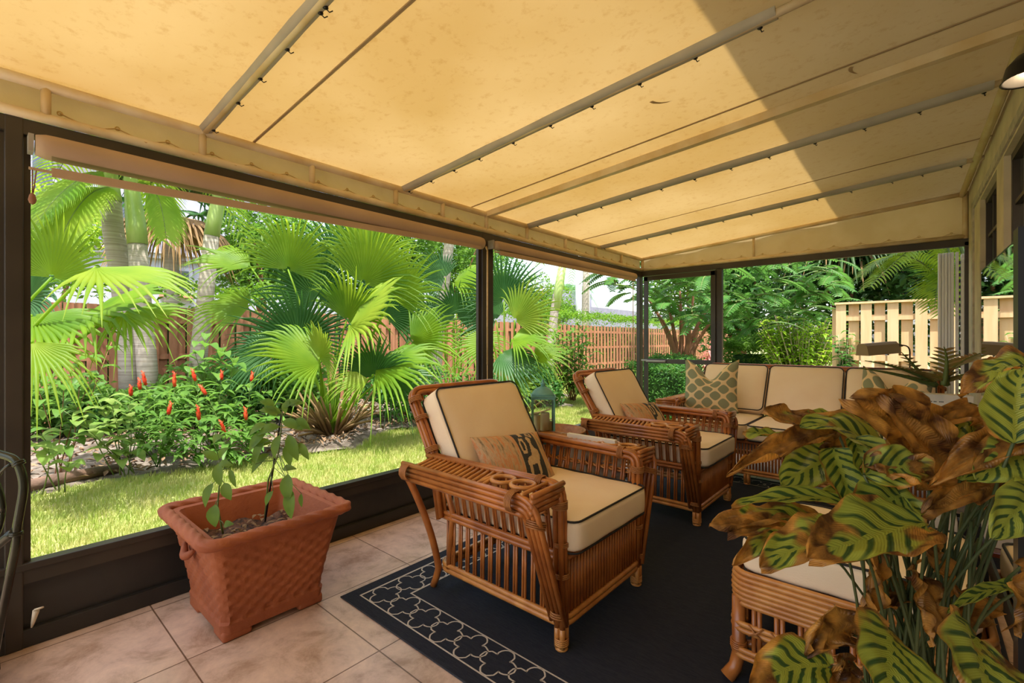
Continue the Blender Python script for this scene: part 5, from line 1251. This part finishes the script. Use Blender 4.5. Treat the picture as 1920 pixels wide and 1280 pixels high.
o = MB().box((-.15, -.13, 0), (.15, .13, .125), bev=.004).build('storage_box', M_greybox, None, False); o.location = (2.82, 3.62, .7235); tag(o, 'grey box on top of the mahogany side table', 'box')
pb = Vector((2.845, 3.60, .8490)); root = empty('planter_box', pb, math.radians(8), 'cream rectangular planter box with faint printed text holding dried palm leaves', 'planter')
mb = MB(); mb.box((-.115, -.045, .018), (.115, .045, .098), bev=.003); mb.build('box_body', M_paper, root, False); mb = MB(); mb.box((-.105, -.038, 0), (.105, .038, .02)); mb.build('base', M_black, root, False)
mb = MB(); x = -.08   # the faint line of print, too small to read in the photograph
for w_ in (.004, .003, .004, .003, .004, None, .003, .004, .003, None, None, .004, .003, .004, .004):
    if w_: mb.box((x, -.0458, .055), (x+w_, -.0449, .0605)); x += w_+.0012
    else: x += .005
mb.build('printed_line', M_ink, root, False)
B = pb+Vector((0, 0, .1)); root = empty('dried_palm', B, 0, 'half browned small palm fronds rising from the cream planter box', 'plant')
def scr(q, t): return P(q[0], q[1], t)-B
for k, (a, b, c, nl, L0, t_) in enumerate([((1755, 722), (1712, 690), (1622, 676), 20, .13, 2.6), ((1752, 722), (1690, 700), (1610, 690), 10, .10, 2.55), ((1775, 722), (1765, 690), (1838, 662), 16, .13, 2.6), ((1768, 722), (1780, 680), (1770, 650), 8, .08, 2.55), ((1745, 722), (1720, 690), (1690, 660), 8, .05, 2.6)]):
    mb = MB(); feather_geo(mb, scr(a, t_), scr(b, t_-.02), scr(c, t_-.05), nl, L0, .016, hang=.15, vee=.15, rnd=random.Random(k)); mb.build('frond', [L_dryarec, M_stem], root)

# ---- floor lamp behind the sofa (pharmacy style)
lb = P(1706, 638, 4.28); lb.z = 0; root = empty('floor_lamp', lb, 0, 'bronze floor lamp with a beige rectangular shade behind the right end of the sofa', 'lamp')
mb = MB(); mb.lathe([(.12, 0), (.12, .012), (.03, .02), (.012, .03)], (0, 0, 0), 24); mb.build('base', M_dark, root)
tl = P(1660, 652, 4.25)-lb; tp = P(1704, 649, 4.28)-lb
mb = MB(); mb.tube(roundpath([(0, 0, .02), (0, 0, tp.z), (tl.x*.45, tl.y*.45, tp.z+.015)], .06, 6), .006, 8); mb.build('bent_pole', M_dark, root)
M_shade = pm('beige_lamp_shade', (.34, .26, .165), rough=.45, metal=.2)
mb = MB(); e0 = P(1675+0, 650, 4.26)-lb; e1 = P(1616, 655, 4.2)-lb; d = (e1-e0).normalized(); s = d.cross(Vector((0, 0, 1))).normalized(); u = s.cross(d)
V = []
for e in (e0, e1):
    for a, b in ((-.065, -.055), (-.05, .03), (-.03, .05), (.03, .05), (.05, .03), (.065, -.055)): V.append(e+s*a+u*b)
mb.add(V, [(0, 1, 7, 6), (1, 2, 8, 7), (2, 3, 9, 8), (3, 4, 10, 9), (4, 5, 11, 10), (0, 5, 4, 3, 2, 1), (6, 7, 8, 9, 10, 11)])
mb.build('lamp_shade', M_shade, root, False); mb = MB(); mb.tube([e0-d*.0-u*.0+s*0, e0-d*.1], .005, 6); mb.build('swivel', M_dark, root)
c = e0+d*.06-u*.06; mb = MB(); mb.lathe([(.001, -.012), (.007, -.01), (.007, .01), (.001, .012)], c, 10); mb.build('switch_knob', M_black, root)

# ---- standing mirror by the house wall
my0, my1, mzt = 1.70, 2.50, 1.515
def mw(y): return 2.925-(y-2.0)*.0175
root = empty('standing_mirror', (mw(2.1)+.02, 2.1, 0), 0, 'dark framed standing mirror by the house wall reflecting the pine fence', 'mirror')
def mbx(mb, y0, y1, z0, z1, d0, d1):
    o_ = root.location; V = [(mw(y0)+d0-o_.x, y0-2.1, z0), (mw(y0)+d1-o_.x, y0-2.1, z0), (mw(y1)+d1-o_.x, y1-2.1, z0), (mw(y1)+d0-o_.x, y1-2.1, z0)]; V += [(a, b, z1) for a, b, _ in V]
    mb.add(V, [(0,3,2,1),(4,5,6,7),(0,1,5,4),(1,2,6,5),(2,3,7,6),(3,0,4,7)])
mb = MB(); mbx(mb, 1.72, 2.50, .52, 1.51, 0, .006); mb.build('mirror_pane', M_mirror, root, False)
mb = MB(); mbx(mb, 1.66, 1.725, .0, 1.525, -.012, .03); mbx(mb, 1.72, 2.505, 1.508, 1.514, .0, .02); mbx(mb, 2.498, 2.506, .0, 1.514, .0, .02); mbx(mb, 1.68, 2.505, .46, .52, -.004, .03); mbx(mb, 1.70, 2.5, .5, 1.5, .007, .02); mb.build('frame', M_black, root, False)

# ---- wall sconce
sp_ = P(1930, 125, 1.55); sx_, sy_, sz_ = sp_.x, sp_.y, sp_.z+.06; root = empty('wall_sconce', (hw(sy_), sy_, sz_), 0, 'black dome wall sconce at the top right edge near the ceiling', 'lamp')
mb = MB(); mb.lathe([(.05, -.01), (.05, .01)], (-.008, 0, 0), 16); mb.build('wall_plate', M_black, root)
mb = MB(); mb.tube(roundpath([(-.01, 0, 0), (-.08, 0, .03), (sx_-hw(sy_), 0, -.02)], .03, 4), .008, 8); mb.build('arm', M_black, root)
mb = MB(); mb.lathe([(.012, .045), (.03, .04), (.055, .01), (.065, -.035), (.07, -.04), (.06, -.036), (.05, .0), (.0, .03)], (sx_-hw(sy_), 0, -.06), 24); mb.build('dome_shade', M_black, root)
ld = bpy.data.lights.new('added_warm_fill', 'POINT'); ld.energy = 6; ld.color = (1, .70, .40); ld.shadow_soft_size = .02; lo = bpy.data.objects.new('added_warm_fill', ld); COL.objects.link(lo); lo.parent = root; lo.location = (sx_-hw(sy_), 0, -.10)  # added warm fill for the right side; the sconce itself is unlit

# ---- white accordion shutter outside the far wall
c0, c1 = P(1783, 638, 4.35), P(1797, 638, 4.35); root = empty('storm_shutter', (2.93, 5.95, 0), 0, 'folded white accordion storm shutter outside the right end of the far wall', 'shutter')
mb = MB()
for k in range(5): mb.box((-.055+.022*k, -.04+.008*(k % 2), .0), (-.035+.022*k, .05+.008*(k % 2), 2.06), bev=.003)
mb.build('folded_blades', M_white, root, False)
mb = MB(); mb.box((.065, -.03, 0), (.085, .05, 2.06)); mb.box((.10, -.035, 0), (.135, .05, 2.04), bev=.006)
mb.build('side_channel', M_white, root, False); mb = MB()
for k in range(34): mb.box((.088, -.02, .1+k*.056), (.097, .03, .13+k*.056))
mb.build('hinge', M_black, root, False)

# ---- roller blinds
def blind(y0, y1, z, r, label, barz0, barz1, hem):
    root = empty('roller_blind', (.055, (y0+y1)/2, z), 0, label, 'blind'); L2 = (y1-y0)/2
    mb = MB(); mb.tube([(0, -L2, 0), (0, -L2+.03, 0), (0, -L2+.06, 0), (0, L2-.03, 0), (0, L2, 0)], [r*.8, r*.97, r, r, r*.92], 20); mb.build('rolled_fabric', M_blind, root)
    for s in (-1, 1): mb = MB(); mb.box((-.05, s*(L2+.012)-.008, -.03), (.012, s*(L2+.012)+.008, .04)); mb.build('bracket', M_greybox, root, False)
    mb = MB(); a = (0+r*.6, -L2+.045, barz0-z); b = (0+r*.6, L2-.04, barz1-z); mb.obox(a, b, .016, .034); mb.tube([(a[0], -L2-.02, a[2]), (a[0], -L2+.05, a[2])], .006, 6); mb.build('bottom_bar', M_blind, root, False)
    mb = MB(); V = [(r*.6, a[1], a[2]), (r*.6, b[1], b[2]), (r*.6, b[1], 0), (r*.6, a[1], 0)]; mb.add(V, [(0, 1, 2, 3)]); mb.build('hanging_screen', M_vinyl, root, False)
    return root, L2
b1, L2 = blind(yl(66, .055), yl(903, .055), 2.035, .050, 'beige roller blind rolled up at the top of the left opening', 1.93, 2.0, 1)
mb = MB(); e = Vector((.03, -L2-.01, -.10)); mb.tube([e, e+Vector((.002, .0, -.10))], .0022, 5); mb.tube([e+Vector((.0, .012, 0)), e+Vector((.002, .003, -.10))], .0022, 5); mb.lathe([(.002, .03), (.009, .02), (.013, .0), (.009, -.012), (.001, -.018)], e+Vector((.002, 0, -.13)), 10); mb.build('pull_cord', M_branch, b1)
b2, L3 = blind(yl(926, .055), yl(1190, .055), 2.045, .042, 'beige roller blind rolled up at the top of the opening beside the corner', 1.985, 2.0, 0)
mb = MB(); y = yl(917, .05); mb.tube([(.03, y, 2.0), (.03, y, 1.05)], .007, 6); mb.tube([(.03, y, 1.05), (.03, y, .7)], .004, 5); mb.tube([(.03, y, 2.0), (.045, y-.03, 2.02)], .008, 6)
tag(mb.build('blind_cord', M_rope), 'cream crank wand and cord hanging on the middle post', 'cord')
mb = MB(); y = yl(1187, .05); mb.tube([(.05, y, 1.98), (.05, y, 1.35)], .005, 6); mb.tube([(.05, y, 1.35), (.05, y, .86)], .003, 5); tag(mb.build('blind_cord', M_rope), 'thin brown pull cord hanging near the corner post', 'cord')
# cleats on the first post
for y, lab in ((yl(47)+.03, 'small cream cord cleat low on the right side of the first post'), (yl(8)-.03, 'small cream cord cleat low on the left side of the first post')):
    mb = MB(); s = 1 if y > .1 else -1; mb.tube([(.02+.014*math.cos(t), y+s*.008+.012*math.sin(t), .155+.006*math.cos(t)) for t in [2*PI*j/12 for j in range(12)]], .004, 6, closed=True)
    mb.tube([(.02, y-s*.0, .15), (.006, y-s*.008, .10), (.004, y-s*.012, .08)], [.012, .007, .003], 6); tag(mb.build('cord_cleat', M_paper), lab, 'cleat', 'cleats on the first post')

# ---- iron patio chair at the far left edge
ib = P(-40, 638, 1.42); root = empty('iron_chair', (ib.x, ib.y, 0), 0, 'dark green bent metal patio chair cut off at the left edge', 'chair')
def q(px, py, t=1.36): return P(px, py, t)-root.location
M_iron = pm('olive_black_tube', (.045, .05, .035), (.02, .018, .014), scale=5, rough=.22, metal=.6)
mb = MB(); path = [q(-150, 860), q(-60, 838), (q(0, 851)), q(28, 862), q(40, 885), q(44, 915), q(38, 955), q(32, 990), q(30, 1020), q(18, 1080), q(2, 1160), q(-15, 1250), q(-30, 1330)]
sm = []
for i in range(len(path)-1):
    p0, p1, p2, p3 = path[max(0, i-1)], path[i], path[i+1], path[min(len(path)-1, i+2)]
    for j in range(5):
        t = j/5; sm.append(.5*((2*p1)+(p2-p0)*t+(2*p0-5*p1+4*p2-p3)*t*t+(3*p1-p0-3*p2+p3)*t**3))
mb.tube(sm+[path[-1]], .0105, 10); mb.build('back_frame', M_iron, root)
sh = RGT*-.55
mb = MB(); mb.tube([p+sh for p in sm]+[path[-1]+sh], .0105, 10); mb.build('back_frame', M_iron, root)
mb = MB(); mb.tube(bez(q(-45, 1060), q(-5, 1020), q(28, 995), 6), .013, 10); mb.tube([q(-45, 1060), q(-45, 1060)+sh*.6+Vector((0, 0, -.05))], .012, 8); mb.build('arm', M_iron, root)
mb = MB(); mb.tube(bez(q(-20, 880), q(8, 930), q(4, 960), 6), .008, 8); mb.tube(bez(q(4, 960), q(0, 1000), q(-20, 1020), 5), .008, 8); mb.tube(bez(q(20, 870), q(-4, 880), q(-20, 930), 5), .0045, 6); mb.build('back_scroll', M_iron, root)
mb = MB(); wrap(mb, q(35, 868), q(40, 885)-q(28, 862), .012, .012, 2, .004); mb.build('collar', M_iron, root); mb = MB(); wrap(mb, q(30, 1000), Vector((0, 0, 1)), .012, .01, 2, .004); mb.build('collar', M_iron, root)
sb = q(-190, 1330); mb = MB(); mb.box((sb.x-.5, sb.y-.25, sb.z-.0), (sb.x, sb.y+.2, sb.z+.02), bev=.008); mb.build('seat', M_iron, root, False)
for (a, b) in ((-.48, -.22), (-.03, -.22), (-.48, .17), (-.03, .17)): mb = MB(); mb.tube([(sb.x+a, sb.y+b, sb.z), (sb.x+a*1.05, sb.y+b*1.1, 0)], .011, 8); mb.build('leg', M_iron, root)

# ---- big foreground calathea
pc = Vector((2.72, 1.33, 0)); root = empty('potted_calathea', pc, 0, 'large potted prayer plant with striped green and browned leaves in the right foreground', 'plant')
mb = MB(); mb.lathe([(.13, 0), (.14, .01), (.175, .26), (.185, .30), (.185, .33), (.172, .33), (.165, .28), (.16, .27), (0, .27)], (0, 0, 0), 32); mb.build('pot', M_black, root)
mb = MB(); mb.lathe([(.163, .265), (.1, .285), (0, .29)], (0, 0, 0), 24); mb.build('soil', M_soil, root)
M_darkstem = pm('dark_petiole', (.045, .075, .02), (.08, .10, .03), scale=8, rough=.5)
MATC = {'g': C_green, 'm': C_mix, 'd': C_dry}
rl = random.Random(77); STEMS = MB()
def cleaf(b, t, w, kind='g', arch=.05, up=.6, fold=.25, crump=None, stem=True, roll=0., curl=0.):
    """b,t: (px,py,depth) of leaf base and tip; w metres wide"""
    p0 = P(*b)-pc; p2 = P(*t)-pc; mid = (p0+p2)/2+Vector((0, 0, arch)); nu, nv = 22, 12
    nref = (-FWD*(1-up)+Vector((0, 0, 1))*up+RGT*roll).normalized(); crump = {'g': .004, 'm': .008, 'd': .012}[kind] if crump is None else crump
    V = []; UV = []; sd = rl.uniform(0, 9); L_ = (p2-p0).length
    for i in range(nu+1):
        f = i/nu; c = p0*(1-f)**2+mid*2*f*(1-f)+p2*f*f; T_ = ((mid-p0)*(1-f)+(p2-mid)*f).normalized(); s = T_.cross(nref).normalized(); n_ = s.cross(T_).normalized()
        W_ = w*.5*(math.sin(PI*min(1, f**.72*.985+.008))**.62)*(1 if f < .97 else .5)
        for j in range(nv+1):
            v = j/nv*2-1; a = abs(v); fa = fold+curl*a
            x = W_*v*math.cos(fa*a*1.2); z = W_*a*math.sin(fa)*1.0+crump*(math.sin(f*13+sd+v*2)*a+.8*math.sin(f*23+sd*2-v*5)*a*a+.5*math.sin(v*9+f*7+sd)) + .0025*math.sin(f*55-a*13)*(1-a)
            if kind == 'd': x *= 1-.12*math.sin(f*17+sd); c2 = c+T_*crump*math.sin(v*6+sd)
            else: c2 = c
            V.append(c2+s*x+n_*z); UV.append((f, j/nv))
    Fc = [(i*(nv+1)+j, i*(nv+1)+j+1, (i+1)*(nv+1)+j+1, (i+1)*(nv+1)+j) for i in range(nu) for j in range(nv)]
    me = bpy.data.meshes.new('leaf'); me.from_pydata([tuple(v_) for v_ in V], [], Fc); ul = me.uv_layers.new(name='UVMap')
    for p in me.polygons:
        for li in p.loop_indices: ul.data[li].uv = UV[me.loops[li].vertex_index]
    linkmesh('leaf', me, MATC[kind], root)
    if stem:
        s0 = Vector((rl.uniform(-.07, .07), rl.uniform(-.07, .07), .28)); STEMS.tube(bez(s0, s0.lerp(p0, .5)+Vector(((s0-p0).x*.25, (s0-p0).y*.25, .12)), p0, 8), [.0034]*5+[.0028]*4, 6)
    return me
# (base px,py,depth),(tip px,py,depth),width
cleaf((1765, 850, .97), (1598, 748, .94), .135, 'd', .03, .1, .3)
cleaf((1790, 900, .95), (1668, 745, .93), .11, 'd', .0, .1, .35)
cleaf((1570, 808, 1.05), (1370, 885, .95), .075, 'd', .02, .55, .7)
cleaf((1700, 915, 1.0), (1500, 800, 1.02), .10, 'g', .10, .6, .3)
cleaf((1590, 850, 1.1), (1432, 768, 1.12), .10, 'm', .01, .55, .4)
cleaf((1650, 800, 1.12), (1505, 775, 1.12), .045, 'g', .01, .7, .5)
cleaf((1555, 830, 1.1), (1392, 812, 1.1), .035, 'm', .01, .8, .5)
cleaf((1700, 810, 1.15), (1560, 820, 1.15), .06, 'm', .02, .7, .5)
cleaf((1575, 985, 1.0), (1330, 985, .95), .085, 'm', .03, .75, .35)
cleaf((1625, 960, .95), (1372, 952, .95), .055, 'g', .05, .7, .5)
cleaf((1570, 985, .97), (1364, 1000, .93), .05, 'm', .01, .8, .3)
cleaf((1500, 985, 1.0), (1373, 1060, .95), .06, 'm', .03, .4, .5)
cleaf((1610, 1000, .88), (1425, 1065, .84), .10, 'm', .03, .68, .3)
cleaf((1740, 985, .86), (1515, 1048, .80), .145, 'm', .02, .68, .2, curl=.2)
cleaf((1570, 860, 1.05), (1465, 910, .98), .11, 'g', .02, .5, .3)
cleaf((1560, 840, 1.0), (1600, 960, .94), .12, 'g', .02, .3, .4)
cleaf((1600, 820, 1.0), (1640, 930, .95), .10, 'g', .03, .35, .5)
cleaf((1640, 830, 1.1), (1530, 860, 1.05), .09, 'd', .01, .4, .5)
cleaf((1620, 890, .92), (1750, 890, .90), .095, 'm', .03, .35, .4)
cleaf((1740, 905, .9), (1625, 875, .92), .08, 'd', .02, .5, .4)
cleaf((1610, 940, .95), (1740, 985, .88), .11, 'g', .03, .45, .3)
cleaf((1690, 930, .92), (1600, 1000, .9), .12, 'g', .03, .45, .4)
cleaf((1860, 790, 1.0), (1728, 800, .98), .065, 'd', .03, .5, .5)
cleaf((1915, 700, .95), (1836, 735, .95), .075, 'm', .04, .5, .4)
cleaf((1960, 690, .85), (1800, 745, .9), .075, 'm', .05, .7, .4)
cleaf((1900, 830, .82), (1915, 690, .8), .11, 'g', .03, .1, .3, roll=-.5)
cleaf((1960, 815, .85), (1750, 905, .88), .085, 'd', .04, .5, .5)
cleaf((1800, 900, .9), (1930, 800, .9), .08, 'm', .02, .4, .5)
cleaf((1940, 860, .85), (1830, 900, .85), .10, 'g', .03, .5, .3)
cleaf((1890, 905, .9), (1735, 960, .88), .07, 'd', .02, .6, .4)
cleaf((1960, 930, .82), (1860, 1010, .8), .09, 'g', .03, .4, .3)
cleaf((1830, 765, 1.05), (1770, 850, 1.0), .08, 'm', .02, .4, .4)
cleaf((1790, 800, 1.08), (1850, 860, 1.02), .09, 'g', .02, .4, .4)
cleaf((1850, 760, 1.02), (1868, 830, 1.0), .05, 'd', .02, .3, .6)
cleaf((1665, 1178, .78), (1670, 1330, .70), .155, 'g', .02, .2, .2)
cleaf((1830, 1195, .76), (1850, 1350, .68), .17, 'm', .03, .25, .25)
cleaf((1555, 1250, .80), (1405, 1290, .76), .10, 'm', .03, .5, .3)
cleaf((1600, 1190, .84), (1515, 1225, .80), .085, 'd', .05, .4, .6)
cleaf((1590, 1240, .82), (1560, 1320, .78), .05, 'd', .02, .3, .5)
cleaf((1640, 1010, 1.0), (1628, 1170, .95), .055, 'd', .0, .1, .9)
cleaf((1710, 1070, .95), (1745, 1200, .85), .07, 'd', .03, .2, .8)
cleaf((1720, 1010, 1.0), (1790, 1110, .95), .055, 'd', .01, .2, .8)
cleaf((1915, 1105, .85), (1775, 1150, .82), .035, 'g', .03, .7, .7)
cleaf((1760, 1100, 1.0), (1740, 1160, .98), .06, 'g', .01, .4, .5)
cleaf((1930, 1050, .8), (1905, 1180, .75), .06, 'd', .02, .1, .5)
cleaf((1850, 1120, 1.0), (1790, 1180, .95), .08, 'd', .02, .5, .5)
cleaf((1700, 1110, 1.02), (1620, 1140, 1.0), .08, 'd', .02, .6, .5)
cleaf((1660, 960, 1.05), (1530, 940, 1.05), .08, 'g', .04, .6, .4)
cleaf((1780, 930, 1.0), (1690, 860, 1.05), .10, 'g', .04, .6, .4)
cleaf((1830, 940, 1.0), (1890, 850, 1.0), .10, 'g', .03, .5, .4)
for k in range(16):
    x = rl.uniform(1690, 1900); s0 = Vector((rl.uniform(-.09, .09), rl.uniform(-.09, .09), .28)); e = P(x, rl.uniform(900, 1010), rl.uniform(.9, 1.08))-pc; STEMS.tube(bez(s0, s0.lerp(e, .5)+Vector((0, 0, .05)), e, 8), .0028, 6)
STEMS.build('stem', M_darkstem, root)
